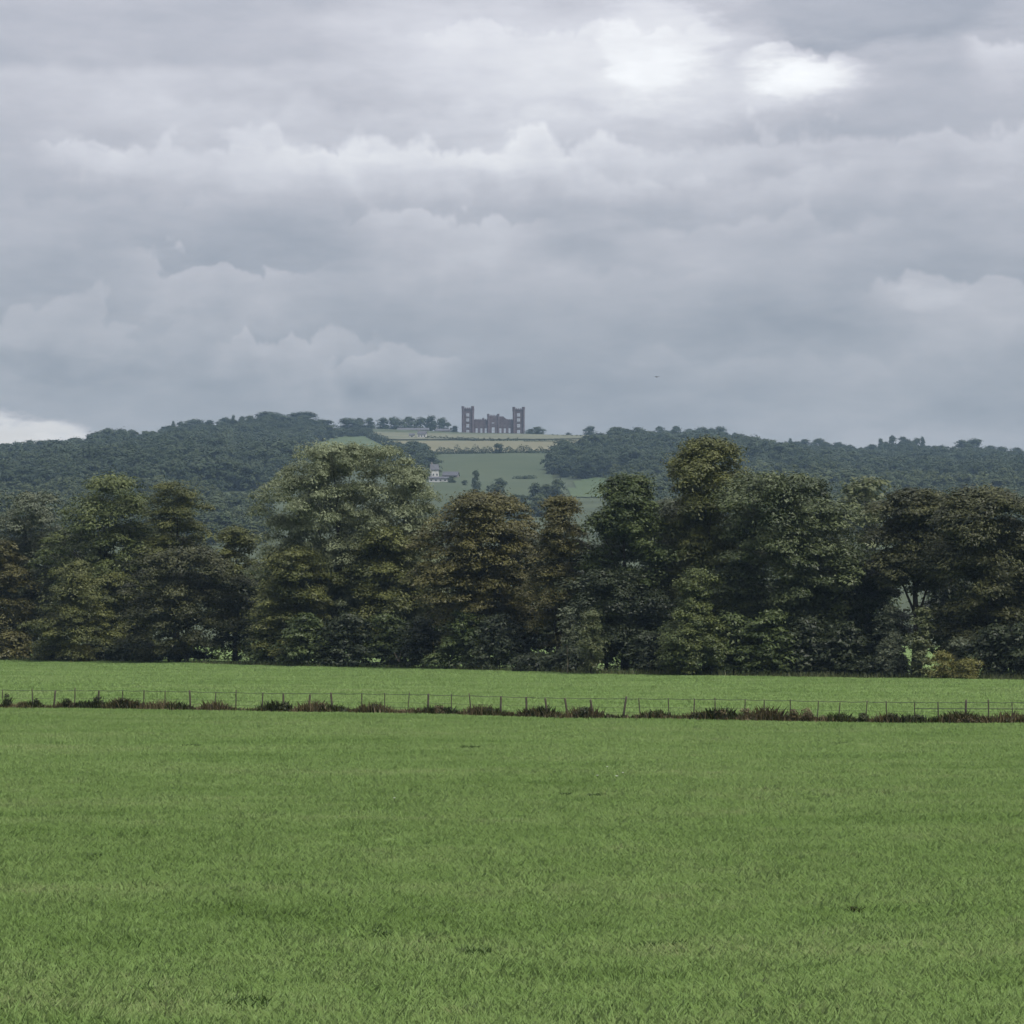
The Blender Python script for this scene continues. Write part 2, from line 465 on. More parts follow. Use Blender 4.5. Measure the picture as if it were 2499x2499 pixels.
def field(name, poly, m, lift=.5):
    """a pasture lying on the hill; poly in photograph pixels, traced back onto the terrain"""
    P = []
    for k in range(len(poly)):
        a, b = np.array(poly[k], float), np.array(poly[(k + 1) % len(poly)], float)
        for t in np.linspace(0, 1, 5)[:-1]:
            h = hit(*(a + (b - a) * t))
            if h is not None: P.append(h[:2])
    P = np.array(P)
    x0, y0 = P.min(0) - 10; x1, y1 = P.max(0) + 10
    s = 5.0
    xs = np.arange(x0, x1 + s, s); ys = np.arange(y0, y1 + s, s)
    X, Y = np.meshgrid(xs, ys)
    Z = ground(X, Y) + lift
    nx, ny = len(xs), len(ys)
    i = (np.arange(ny - 1)[:, None] * nx + np.arange(nx - 1)[None, :])
    cx = (X[:-1, :-1] + s / 2); cy = (Y[:-1, :-1] + s / 2)
    i = i[pip(P, cx, cy)]
    f = np.stack([i, i + 1, i + nx + 1, i + nx], -1)
    v = np.stack([X, Y, Z], -1).reshape(-1, 3)
    used = np.unique(f); rm = np.zeros(len(v), int); rm[used] = np.arange(len(used))
    o = link(name, mesh_np(name, v[used], rm[f], m, smooth=True))
    return tag(o, kind='structure')


field('green_pasture', [(1040, 1109), (1340, 1107), (1346, 1163), (1335, 1250), (1075, 1250), (1060, 1150)], M['fieldA'])
field('dry_pasture', [(990, 1106), (1340, 1103), (1420, 1090), (1490, 1080), (1485, 1071), (1300, 1078), (930, 1077)], M['fieldB'], .5)
field('castle_terrace', [(905, 1074), (1300, 1074), (1490, 1070), (1478, 1065), (1281, 1062), (1126, 1061), (905, 1056)], M['fieldC'], .8)
field('upper_meadow', [(770, 1085), (815, 1068), (905, 1066), (975, 1100), (1000, 1140), (760, 1140)], M['fieldD'])
field('valley_pasture', [(505, 1206), (560, 1202), (650, 1204), (650, 1236), (540, 1232)], M['fieldA'])
field('valley_meadow', [(1395, 1178), (1440, 1168), (1500, 1168), (1500, 1215), (1395, 1215)], M['fieldD'])

# ------------------------------------------------------------------ foliage generators
def leaf_quads(c, n, up, L, Wd, rng):
    """one leaf-shaped face per spray: centre c, normal n, long axis near 'up' projected in the leaf plane"""
    n = n / np.linalg.norm(n, axis=1, keepdims=True)
    a = up - n * np.sum(up * n, 1, keepdims=True)
    a /= np.linalg.norm(a, axis=1, keepdims=True) + 1e-9
    b = np.cross(n, a)
    L = L[:, None]; Wd = Wd[:, None]
    v = np.stack([c - a * L * .45 - b * Wd * .5, c - a * L * .3 + b * Wd * .5, c + a * L * .55], 1)
    N = len(c)
    f = np.arange(N * 3).reshape(N, 3)
    return v.reshape(-1, 3), f


def prof(kind, t):
    P = {
        'round': ([0, .08, .25, .5, .75, .9, 1], [.45, .75, .95, 1, .88, .64, .25]),
        'broad': ([0, .06, .2, .5, .75, .9, 1], [.78, .92, 1, .97, .84, .62, .25]),
        'dome': ([0, .1, .35, .6, .8, .93, 1], [.85, .95, 1, .95, .75, .45, .1]),
        'cone': ([0, .08, .25, .5, .75, .92, 1], [.85, 1, .92, .68, .38, .16, .03]),
        'egg': ([0, .08, .3, .6, .85, .95, 1], [.6, .85, 1, .9, .62, .42, .25]),
        'flat': ([0, .1, .4, .7, .88, .96, 1], [.8, .95, 1, .98, .86, .66, .4]),
        'vase': ([0, .1, .35, .6, .8, .92, 1], [.55, .68, .85, 1, .94, .72, .42]),
        'pine': ([0, .1, .3, .55, .8, .93, 1], [.35, .7, .9, 1, .85, .5, .1]),
        'column': ([0, .1, .4, .75, .93, 1], [.55, .85, 1, .85, .45, .08]),
        'mound': ([0, .15, .5, .8, 1], [1, 1, .88, .55, .08]),
    }[kind]
    return np.interp(t, *P)


def foliage(H, R, kind='round', base=.12, nclump=220, leaves=90, clump=1.0, squash=.65, leaf=.38, aspect=.55,
            upright=0.0, seed=0, inner=.52, lumps=.22, tilt=0.0, nrand=.34, fine=1.0, tleaf=.4, nlobe=20):
    rng = np.random.default_rng(seed)
    leaves = int(leaves * fine); leaf = leaf * fine ** -.5
    z0 = H * base
    # big lobes (boughs) fill the envelope; clumps sit on the lobes' outer sides
    nl = max(3, nlobe)
    tl = (np.arange(nl) + rng.random(nl)) / nl
    thl = np.arange(nl) * 2.4 + rng.random(nl) * 1.2 + rng.random() * 6
    pl = prof(kind, tl)
    rl = R * (.25 + .25 * rng.random(nl)) * (.5 + .5 * pl)
    dl = np.maximum(R * pl * (.85 + .3 * rng.random(nl)) - rl, 0) * (.55 + .45 * rng.random(nl))
    zl = z0 + np.clip((H - z0) * tl, rl * .5, np.maximum(H - z0 - rl * .85, rl * .5))
    zl[np.argmax(tl)] = H - rl[np.argmax(tl)] * .9
    k = rng.choice(nl, nclump, p=rl ** 2 / np.sum(rl ** 2)); n = nclump
    e = rng.normal(size=(n, 3)); e /= np.linalg.norm(e, axis=1, keepdims=True)
    lo = (e[:, 2] < -.35) & (rng.random(n) < .6); e[lo, 2] *= -1
    cs = clump * np.exp(rng.normal(size=n) * .32) * .85
    rr_ = rl[k] * (.72 + .34 * rng.random(n))
    c = np.stack([dl[k] * np.cos(thl[k]) + e[:, 0] * rr_, dl[k] * np.sin(thl[k]) + e[:, 1] * rr_, zl[k] + e[:, 2] * rr_ * .9], 1)
    c[:, 2] = np.clip(c[:, 2], z0 * .6 + cs * .3, H - cs * squash * .6)
    c[:, 0] += tilt * (c[:, 2] - z0)
    th = np.arctan2(c[:, 1], c[:, 0])
    tint = rng.random(n) * .75
    # leaves on each clump, most on its upper side
    N = n * leaves
    k = np.repeat(np.arange(n), leaves)
    d = rng.normal(size=(N, 3)); d /= np.linalg.norm(d, axis=1, keepdims=True)
    flip = (d[:, 2] < -.05) & (rng.random(N) < .85); d[flip, 2] *= -1
    rad_ = cs[k] * np.where(rng.random(N) < .12, .8 + .75 * rng.random(N), .35 + .67 * rng.random(N) ** .6)
    p = c[k] + d * rad_[:, None] * np.array([1, 1, squash])
    # outward sweep: clumps hang as boughs
    out = np.stack([np.cos(th), np.sin(th), np.zeros(n)], 1)[k]
    along = np.sum(d * out, 1)
    p += out * (along * cs[k] * .35)[:, None]
    p[:, 2] -= np.clip(along, 0, 1) * cs[k] * .22 * (1 - upright)
    p[:, 2] = np.maximum(p[:, 2], .04)
    nr = d * .75 + np.array([0, 0, .55]) + rng.normal(size=(N, 3)) * nrand
    up = out * (1 - upright) + np.array([0, 0, 1.0]) * (upright + .1) + rng.normal(size=(N, 3)) * .5
    L = leaf * (.65 + .7 * rng.random(N))
    v, f = leaf_quads(p, nr, up, L, L * aspect, rng)
    tn = np.clip(tint[k] + (rng.random(N) - .45) * tleaf, 0, 1)
    return v, f, np.repeat(tn, 3), c


def trunk_mesh(H, R, base, c, seed, m, r0=None, limbs=9, lean=0.0, top=.82):
    rng = random.Random(seed)
    mb = MB()
    r0 = r0 or H * .019
    pts = []; rr = []
    for i in range(7):
        t = i / 6
        pts.append((lean * H * t * .3 + rng.uniform(-.1, .1) * r0 * (4 if i else 0), rng.uniform(-.1, .1) * r0 * 4 if i else 0, -.35 + (H * top + .35) * t))
        rr.append(r0 * (1.55 if i == 0 else 1) * (1 - .82 * t))
    mb.tube(pts, rr, 8)
    for _ in range(limbs):
        q = Vector(c[rng.randrange(len(c))])
        t = min(.95, max(.12, (q.z / H) - rng.uniform(.12, .3)))
        f = t * 6; i = min(5, int(f)); g = f - i
        a = Vector(pts[i]).lerp(Vector(pts[i + 1]), g)
        mid = a.lerp(q, .5) + Vector((0, 0, rng.uniform(-.2, .5)))
        ra = r0 * (1 - .82 * t) * .55
        mb.tube([a, mid, q], [ra, ra * .6, ra * .2], 6)
    return mb.mesh('trunk', m, True)


def make_tree(name, label, cat, loc, H, R, m, seed, kind='round', base=.12, bark='bark', group=None, r0=None, limbs=9, lean=0.0, ttop=.82, trunk_name='trunk', crown_name='crown', **kw):
    v, f, tn, c = foliage(H, R, kind, base, seed=seed, **kw)
    root = empty(name, loc, 0.0)
    tag(root, label, cat, group)
    link(trunk_name, trunk_mesh(H, R, base, c, seed, M[bark], r0, limbs, lean, ttop), root)
    link(crown_name, mesh_np(crown_name, v, f, M[m], {'tint': tn}), root)
    return root


# ------------------------------------------------------------------ the wood's edge behind the meadow
_bx = [-400, 0, 470, 750, 1050, 1400, 1800, 2499, 2900]
_by = [1604, 1610, 1618, 1626, 1632, 1642, 1650, 1658, 1662]


def edge(px, back=0.0):
    """ground point at the foot of the tree row in the direction of column px, 'back' metres behind it"""
    h = hit(px, float(np.interp(px, _bx, _by)))
    y = h[1] + back
    x = h[0] * y / h[1]
    return np.array([x, y, float(ground(x, y))])


def row_tree(name, label, px, top, half, m, back, seed, cat='tree', foot_back=None, **kw):
    kw.setdefault('fine', 2.2 if cat == 'tree' and back < 14 else 1.0)
    kw['leaves'] = int(kw.get('leaves', 90) * (1.45 if cat == 'tree' and back < 14 else 1.0))
    if cat == 'tree': back = back + 4.5; half = half * 1.1
    b = edge(px, back)
    H = at_dist(px, top, b[1])[2] - b[2]
    R = half / F * b[1]
    return make_tree(name, label, cat, tuple(b), H, R, m, seed, **kw)


G1 = 'trees along the far edge of the meadow'
T = row_tree
# --- left group
T('grey_green_tree', 'tall grey-green leafy tree at the far left edge of the tree row', 60, 1195, 140, 'grey', 9, 11, kind='broad', base=.1, nclump=260, leaves=80, clump=1.25, leaf=.42, group=G1)
T('brownish_tree', 'brownish drooping tree cut by the left picture edge', 0, 1320, 110, 'brown', 3, 12, kind='broad', base=.03, nclump=190, leaves=80, clump=.95, leaf=.36, group=G1)
T('leafy_tree', 'olive-green tree with pale leaf clumps and a ragged left-leaning peak', 255, 1160, 155, 'mid', 9, 13, kind='round', base=.1, nclump=250, leaves=90, clump=1.35, squash=.7, leaf=.46, group=G1)
T('soft_green_tree', 'fine-leaved dull green pointed tree above the dark domed tree', 430, 1178, 112, 'olive', 10, 14, kind='egg', base=.15, nclump=260, leaves=80, clump=1.0, leaf=.34, group=G1)
T('low_green_tree', 'low dull green tree in the gap left of the big pale willow', 575, 1290, 75, 'olive', 12, 15, kind='round', base=.08, nclump=130, leaves=80, clump=1.0, leaf=.36, group=G1)
T('conical_tree', 'small cone-shaped olive tree in front at the left, pointed top', 185, 1362, 122, 'olive', -5.5, 16, kind='cone', base=.05, nclump=170, leaves=90, clump=1.0, squash=.62, leaf=.36, group=G1)
T('domed_tree', 'dark dome-shaped tree with arching layered boughs, left of the pale willow', 455, 1340, 158, 'pine', -3, 17, kind='dome', base=.12, nclump=230, leaves=95, clump=1.2, squash=.66, leaf=.40, inner=.6, group=G1)
T('shrubby_tree', 'olive spreading shrub-like tree between the cone and the domed tree', 300, 1400, 80, 'olive', 4, 18, kind='mound', base=.03, nclump=110, leaves=80, clump=.9, squash=.66, leaf=.36, group=G1)
# --- centre
T('pale_willow', 'biggest pale grey-green willow with feathery upright foliage, left of centre', 825, 1090, 222, 'willow', 9, 21, kind='vase', base=.1, nclump=640, leaves=95, clump=1.0, nlobe=40, squash=.9, leaf=.42, aspect=.38, upright=.75, group=G1)
T('willow_tree', 'lower pale willow with tufted top on the big willow\'s right shoulder', 1010, 1165, 95, 'willow', 7, 22, kind='egg', base=.2, nclump=200, leaves=85, clump=1.0, squash=.9, leaf=.40, aspect=.4, upright=.6, group=G1)
T('olive_tree', 'dark olive tree in front of the big pale willow', 720, 1335, 125, 'olive', 1, 23, kind='broad', base=.06, nclump=230, leaves=90, clump=1.05, squash=.62, leaf=.38, group=G1)
T('brown_olive_tree', 'round brown-olive tree just right of the pale willow, below the castle', 1170, 1204, 165, 'brown', 3, 24, kind='round', base=.1, nclump=330, leaves=90, clump=1.15, squash=.62, leaf=.40, group=G1)
T('olive_tree', 'olive tree filling between pale willow and brown-olive tree', 950, 1290, 110, 'olive', 4, 25, kind='broad', base=.08, nclump=200, leaves=85, clump=1.1, squash=.66, leaf=.40, group=G1)
T('russet_tree', 'narrow reddish-brown fine-leaved tree right of the round brown-olive tree', 1365, 1214, 85, 'brown', 5, 26, kind='egg', base=.1, nclump=230, leaves=90, clump=.85, leaf=.32, upright=.2, group=G1)
T('dark_ash_tree', 'dark green upright tree with open pointed top, centre right', 1525, 1166, 112, 'dark', 6, 27, kind='egg', base=.1, nclump=240, leaves=85, clump=1.05, squash=.8, leaf=.42, upright=.45, inner=.35, group=G1)
T('blue_grey_tree', 'blue-grey foliage tree showing between the dark upright tree and the tall poplar', 1640, 1225, 75, 'grey', 13, 28, kind='egg', base=.2, nclump=170, leaves=80, clump=1.05, squash=.9, leaf=.42, upright=.3, group=G1)
T('dark_low_tree', 'dark low tree under the russet tree and the upright dark tree', 1480, 1395, 110, 'shade', 3, 29, kind='broad', base=.12, nclump=170, leaves=85, clump=1.0, squash=.66, leaf=.38, group=G1)
# --- right group
T('tall_poplar', 'tallest narrow soft olive tree standing above the others right of centre', 1728, 1074, 112, 'olive', 8, 31, kind='broad', base=.15, nlobe=34, nclump=380, leaves=85, clump=1.0, squash=.85, leaf=.38, upright=.5, inner=.5, group=G1)
T('dark_chestnut', 'big dark glossy-leaved tree with rounded lumpy crown, right of the tall poplar', 1925, 1158, 190, 'chestnut', 3, 32, kind='flat', base=.07, nclump=430, leaves=90, clump=1.2, squash=.66, leaf=.42, group=G1)
T('conical_green_tree', 'mid-green cone-shaped tree standing in front of the dark chestnut', 1695, 1392, 88, 'mid', -6, 33, kind='cone', base=.03, nclump=210, leaves=90, clump=.75, squash=.75, leaf=.32, upright=.35, group=G1)
T('dark_pine', 'dark brown-green pine with flat-topped plates, left of the two on the right', 2235, 1194, 112, 'pine', 3, 34, kind='flat', base=.46, nclump=200, leaves=95, clump=1.25, squash=.42, leaf=.40, r0=.34, limbs=16, ttop=.93, group=G1)
T('edge_pine', 'dark dense pine at the right picture edge with bare stem showing near the top', 2410, 1194, 122, 'pine', 2, 35, kind='flat', base=.12, nclump=260, leaves=95, clump=1.3, squash=.66, leaf=.42, r0=.33, limbs=16, ttop=.95, group=G1)
T('edge_tree', 'dark tree half outside the right picture edge', 2540, 1225, 110, 'pine', 5, 36, kind='broad', base=.06, nclump=190, leaves=85, clump=1.2, squash=.62, leaf=.42, group=G1)
T('pale_green_tree', 'pale green tree far behind, in the gap between chestnut and pines', 2125, 1168, 85, 'pale', 120, 37, kind='round', base=.1, nclump=180, leaves=70, clump=1.5, leaf=.6, group='trees standing behind the row')
T('dark_filler_tree', 'dark tree below the gap between chestnut and first pine', 2110, 1370, 105, 'shade', 5, 38, kind='broad', base=.1, nclump=170, leaves=85, clump=1.1, squash=.62, leaf=.40, group=G1)
T('dark_lower_tree', 'low dark leafy tree below the tall poplar, left of its foot', 1600, 1440, 85, 'shade', 4, 39, kind='broad', base=.1, nclump=140, leaves=80, clump=.95, squash=.66, leaf=.38, group=G1)
# --- a second rank closes the gaps, the wood's shade put into its leaf colour
bk = [(-90, 1250, 110, 'shade', 'dark tree behind the left picture edge'),
      (150, 1300, 120, 'shade', 'dark tree hidden behind the small cone-shaped tree'),
      (350, 1290, 110, 'shade', 'dark tree behind the olive shrub-like tree'),
      (640, 1380, 110, 'shade', 'dark tree behind the gap left of the pale willow'),
      (860, 1330, 120, 'shade', 'dark tree standing behind the pale willow\'s stem'),
      (1080, 1330, 120, 'shade', 'dark tree behind the round brown-olive tree'),
      (1280, 1300, 110, 'shade', 'dark tree behind the russet tree'),
      (1430, 1330, 110, 'shade', 'dark tree behind the upright dark tree'),
      (1800, 1290, 120, 'shade', 'dark tree behind the tall poplar and chestnut'),
      (2010, 1330, 120, 'shade', 'dark tree behind the right side of the chestnut'),
      (2330, 1330, 80, 'shade', 'dark tree between and behind the two pines')]
for i, (px, top, hw, m, lab) in enumerate(bk):
    T('background_tree', lab, px, top, hw, m, 16 + (i % 3) * 3, 60 + i, kind='broad', base=.16, nclump=120, leaves=60, clump=1.6, leaf=.62, group='dark trees of the second rank')

# --- shrubs and saplings at the foot of the row
S = lambda name, label, px, top, hw, m, back, seed, **kw: row_tree(name, label, px, top, hw, m, back, seed, cat=kw.pop('cat', 'shrub'), trunk_name='stem', crown_name='foliage', r0=kw.pop('r0', .05), limbs=kw.pop('limbs', 5), **{**dict(kind='mound', base=.02, nclump=70, leaves=60, clump=.5, leaf=.24, squash=.7), **kw})
S('columnar_shrub', 'upright dull olive columnar shrub standing clear of the trees, centre', 1442, 1494, 36, 'pale', -3, 101, kind='column', nclump=130, leaves=60, clump=.45, upright=.8, aspect=.35, squash=1.0)
S('pale_sapling', 'thin pale-leaved sapling just left of the columnar shrub', 1385, 1480, 24, 'grey', -2.5, 102, kind='egg', base=.25, nclump=34, leaves=40, clump=.42, cat='sapling', bark='barkpale')
S('yellow_shrub', 'yellow-green bushy shrub in front of the small cone-shaped tree', 205, 1574, 34, 'yellow', -2.5, 103, upright=.4)
S('pale_shrub', 'small pale green upright shrub at the left, beside the brownish tree', 96, 1562, 14, 'pale', -1.5, 104, kind='column', nclump=40)
S('pale_shrub', 'low pale shrub in front of the dark domed tree, left side', 372, 1588, 30, 'pale', -1.5, 105, nclump=50)
S('yellow_shrub', 'yellow-green shrub with tall grass at the foot of the right pine', 2300, 1590, 34, 'yellow', -2.5, 106, upright=.7, aspect=.3)
S('yellow_shrub', 'low yellow-green tussocky shrub right of the pine stem', 2362, 1612, 32, 'yellow', -2.5, 107, upright=.6, aspect=.3)
S('pale_column_shrub', 'tall pale green shrub left of the pine stem, in the light gap', 2250, 1486, 28, 'pale', -1.0, 108, kind='column', nclump=110, leaves=60)
S('grey_shrub', 'grey-green bush in the gap between the chestnut and the pine stem', 2180, 1545, 38, 'grey', -.5, 109, nclump=90)
S('pale_bush', 'pale bush low in the gap right of the pine stem', 2345, 1560, 28, 'grey', 0, 110, nclump=70)
S('hanging_bush', 'grey-green bush high in the gap left of the pine stem', 2172, 1482, 44, 'grey', 1.5, 111, nclump=90)
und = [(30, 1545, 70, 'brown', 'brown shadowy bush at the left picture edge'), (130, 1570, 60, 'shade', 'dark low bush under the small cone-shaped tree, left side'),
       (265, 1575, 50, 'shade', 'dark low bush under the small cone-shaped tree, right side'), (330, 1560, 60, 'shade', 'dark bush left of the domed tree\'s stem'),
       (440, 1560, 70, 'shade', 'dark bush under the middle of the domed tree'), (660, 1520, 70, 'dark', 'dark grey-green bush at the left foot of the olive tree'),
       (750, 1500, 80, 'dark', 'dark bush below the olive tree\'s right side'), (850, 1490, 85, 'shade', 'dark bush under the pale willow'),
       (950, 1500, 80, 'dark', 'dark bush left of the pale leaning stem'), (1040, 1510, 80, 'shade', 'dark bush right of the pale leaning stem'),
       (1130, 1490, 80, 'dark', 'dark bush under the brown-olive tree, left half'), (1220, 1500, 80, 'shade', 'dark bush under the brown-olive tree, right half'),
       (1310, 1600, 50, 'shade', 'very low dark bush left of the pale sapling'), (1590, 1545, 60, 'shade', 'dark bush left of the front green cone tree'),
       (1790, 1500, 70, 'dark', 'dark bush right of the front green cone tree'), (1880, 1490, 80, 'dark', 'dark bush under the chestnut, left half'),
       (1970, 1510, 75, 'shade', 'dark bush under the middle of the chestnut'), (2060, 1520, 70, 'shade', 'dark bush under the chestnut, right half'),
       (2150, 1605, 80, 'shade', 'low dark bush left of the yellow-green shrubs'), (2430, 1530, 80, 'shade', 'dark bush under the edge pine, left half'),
       (1402, 1575, 55, 'shade', 'dark bush added to fill the bright gap behind the pale sapling and the columnar shrub'), (2510, 1520, 70, 'shade', 'dark bush cut by the right picture edge')]  # bush behind the sapling is added to darken a bright gap
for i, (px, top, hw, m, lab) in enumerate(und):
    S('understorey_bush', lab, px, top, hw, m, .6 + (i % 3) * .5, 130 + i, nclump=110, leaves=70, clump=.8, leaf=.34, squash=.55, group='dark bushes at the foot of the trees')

# --- clipped hedge seen through the gaps behind
def hedge_strip(name, label, pts, h, w, m, leaf, dens, seed, group=None, lump=.15):
    rng = np.random.default_rng(seed)
    P = np.array(pts)[:, :2]
    seg = np.linalg.norm(np.diff(P, axis=0), axis=1); cum = np.r_[0, np.cumsum(seg)]
    Lg = cum[-1]
    area = Lg * (2 * h + w)
    N = int(area * dens)
    s = rng.random(N) * Lg
    x = np.interp(s, cum, P[:, 0]); y = np.interp(s, cum, P[:, 1])
    ds = .5
    tx = np.interp(np.minimum(s + ds, Lg), cum, P[:, 0]) - np.interp(np.maximum(s - ds, 0), cum, P[:, 0])
    ty = np.interp(np.minimum(s + ds, Lg), cum, P[:, 1]) - np.interp(np.maximum(s - ds, 0), cum, P[:, 1])
    ln = np.hypot(tx, ty); tx /= ln; ty /= ln
    ph = rng.random(6) * 6.28
    hh = h * (1 + lump * (np.sin(s * 2.2 / h + ph[0]) + .7 * np.sin(s * .83 / h + ph[1]) + .5 * np.sin(s * 4.1 / h + ph[2])))
    a = rng.random(N) * np.pi
    r = np.sqrt(.5 + .5 * rng.random(N))
    off = np.cos(a) * w / 2 * r; zz = np.clip(np.sin(a) ** .6 * r, .03, 1) * hh
    low = rng.random(N) < .45; zz[low] *= rng.random(low.sum())
    px_, py_ = x - ty * off, y + tx * off
    gz = ground(px_, py_)
    c0 = np.array([P[:, 0].mean(), P[:, 1].mean(), 0]); c0[2] = float(ground(c0[0], c0[1]))
    c = np.stack([px_, py_, gz + zz - .1], 1) - c0
    n = np.stack([-ty * np.cos(a), tx * np.cos(a), np.sin(a) * .9 + .2], 1) + rng.normal(size=(N, 3)) * .4
    L = leaf * (.6 + .8 * rng.random(N))
    v, f = leaf_quads(c, n, rng.normal(size=(N, 3)) + [0, 0, .5], L, L * .7, rng)
    tn = np.repeat(np.clip(.5 + .35 * np.sin(s * 1.3 / h + ph[3]) + (rng.random(N) - .5) * .5, 0, 1), 3)
    o = link(name, mesh_np(name, v, f, M[m], {'tint': tn}), None, tuple(c0))
    return tag(o, label, 'hedge', group)


def along_edge(a, b, back, n=6): return [edge(p, back) for p in np.linspace(a, b, n)]


hedge_strip('clipped_hedge', 'flat-topped green hedge seen right of the columnar shrub', along_edge(1470, 1568, 26), 2.9, 1.4, 'dark', .28, 26, 201, lump=.02)
hedge_strip('clipped_hedge', 'short green hedge seen left of the pale sapling', along_edge(1288, 1350, 26), 2.9, 1.4, 'dark', .28, 26, 202, lump=.04)
hedge_strip('clipped_hedge', 'green hedge seen under the domed tree\'s right side', along_edge(490, 612, 30), 2.6, 1.4, 'dark', .28, 26, 203, lump=.06)
b = edge(975, -1.2)
mb = MB(); mb.tube([(.35, 0, -.15), (.2, .05, .35), (-.15, 0, .8), (-.5, .1, 1.5)], [.13, .1, .075, .05], 8); mb.tube([(-.1, 0, .75), (.05, .05, 1.1), (.1, .1, 1.6)], [.05, .04, .02], 6)
o = mb.build('leaning_stem', M['barkpale'], None, tuple(b), True); tag(o, 'pale bare leaning stem at the meadow edge below the trees', 'tree stem')

# ------------------------------------------------------------------ fence across the meadow
FL = hit(0, 1729); FR = hit(2499, 1768)
fdir = (FR - FL)[:2]; fdir /= np.linalg.norm(fdir)


def fence_at(px):
    u = (px - W / 2) / F
    # intersection of the column's vertical plane with the fence line
    A = np.array([[fdir[0], -u], [fdir[1], -1.0]])
    s, yy = np.linalg.solve(A, -FL[:2])
    p = FL[:2] + fdir * s
    return np.array([p[0], p[1], float(ground(p[0], p[1]))])


posts = [-230, -168, -108, -50, 11, 83, 133, 184, 241, 301, 352, 404, 467, 525, 577, 640, 693, 755, 813, 884, 940, 995, 1045, 1102, 1152, 1222, 1286, 1337, 1386, 1450, 1520, 1563, 1633, 1692, 1745, 1816, 1865, 1928, 1993, 2045, 2111, 2163, 2231, 2289, 2354, 2412, 2470, 2530, 2592, 2655]
f0 = fence_at(1250)
fence = empty('wire_fence', tuple(f0)); tag(fence, 'low wire fence on dark wooden posts crossing the whole meadow', 'fence')
rng = random.Random(5)
pm = []
for k, (w, h) in enumerate([(.032, 1.12), (.055, 1.1), (.026, 1.08)]):
    mb = MB(); mb.tube([(0, 0, -.4), (0, 0, .5), (.01, 0, h - .03), (.012, 0, h + .02)], [w * 1.08, w, w * .95, w * .5], 8)
    pm.append(mb.mesh('post', M['wood'], True))
tops = []
thick = {755, 1045, 1222, 1286, 1450, 1520, 1337, 1386, 467, 133, 241, 693, 813, 2354}
lean = {813: -6, 1337: -9, 1386: -10, 1450: -13, 1520: 8, 1563: -6, 1152: -8, 11: -5, 83: -4, 133: 4, 525: 3}
for p in posts:
    q = fence_at(p)
    o = link('post', pm[1 if p in thick else rng.choice([0, 2])], fence, tuple(q - f0))
    a = rad(lean.get(p, rng.uniform(-4.5, 4.5)))
    o.rotation_euler = (rng.uniform(-.03, .03), a, rng.uniform(0, .4))
    o.scale = (1, 1, rng.uniform(.9, 1.06))
    tops.append(q - f0 + np.array([0, -.05, 1.05]))
def wire(z, i0=0, i1=None, r=.016, sag=.03):
    mb = MB(); pts = []
    tp = tops[i0:i1]
    for i in range(len(tp) - 1):
        for t in (0, .5):
            p = tp[i] * (1 - t) + tp[i + 1] * t
            pts.append((p[0], p[1], p[2] - 1.05 + z - (sag if t else 0)))
    pts.append((tp[-1][0], tp[-1][1], tp[-1][2] - 1.05 + z))
    return mb.build('wire', M['wire'], None and fence, smooth=True) if False else (mb.tube(pts, [r] * len(pts), 5), mb.build('wire', M['wire'], fence, smooth=True))[1]
wire(1.05, r=.013); wire(.62, r=.006); wire(.36, r=.006)
i0 = posts.index(2231)
wire(.74, i0, None, r=.017, sag=.0)

# rough growth under the fence
def blades(c, h, w, lean, rng, bend=.35):
    """upright two-segment blades: c (N,3) roots"""
    N = len(c)
    a = rng.random(N) * 2 * np.pi
    side = np.stack([np.cos(a), np.sin(a), np.zeros(N)], 1)
    fw = np.stack([-np.sin(a), np.cos(a), np.zeros(N)], 1) * lean[:, None] * h[:, None]
    h_ = np.stack([np.zeros(N), np.zeros(N), h], 1)
    m = c + h_ * .55 + fw * bend
    t = c + h_ + fw
    w = w[:, None]
    v = np.stack([c - side * w, c + side * w, m + side * w * .75, t, m - side * w * .75], 1).reshape(-1, 3)
    i = np.arange(N)[:, None] * 5
    return v, np.concatenate([i + 0, i + 1, i + 2, i + 3, i + 4], 1)


def strip_growth(name, label, mname, N, hmin, hmax, wd, seed, spread, cat, gate=.0, px0=-250, px1=2750, w=.02):
    rng = np.random.default_rng(seed)
    A, B = fence_at(px0), fence_at(px1)
    s = rng.random(N * 3)
    env = .5 + .5 * np.sin(s * 61 + seed) * np.sin(s * 23 + 2 * seed) + .35 * np.sin(s * 141 + seed)
    k = rng.random(N * 3) < np.clip(env - gate + .25, .22, 1)
    s = s[k][:N]; env = env[k][:N]; n = len(s)
    off = rng.normal(size=n) * spread
    nrm = np.array([-fdir[1], fdir[0]])
    p = A[None, :2] + (B - A)[None, :2] * s[:, None] + nrm[None] * off[:, None]
    z = ground(p[:, 0], p[:, 1]) - .01
    c = np.stack([p[:, 0], p[:, 1], z], 1) - f0
    h = (hmin + (hmax - hmin) * rng.random(n) ** 2 * np.clip(env, .3, 1.2))
    v, f = blades(c, h, w * (.5 + rng.random(n)), rng.random(n) * .7, rng)
    tn = np.repeat(np.clip(.3 + .4 * np.sin(s * 93 + seed) + rng.random(n) * .5, 0, 1), 5)
    o = link(name, mesh_np(name, v, f, M[mname], {'tint': tn}), None, tuple(f0))
    return tag(o, label, cat, kind='stuff')


strip_growth('dead_grass', 'brown dead grass and stalks lining the foot of the fence', 'straw', 20000, .15, .75, .3, 3, .22, 'dead grass', w=.022)
strip_growth('rough_weeds', 'dark green weeds growing in patches along the fence', 'weed', 18000, .12, .68, .3, 8, .20, 'weeds', gate=.12, w=.03)
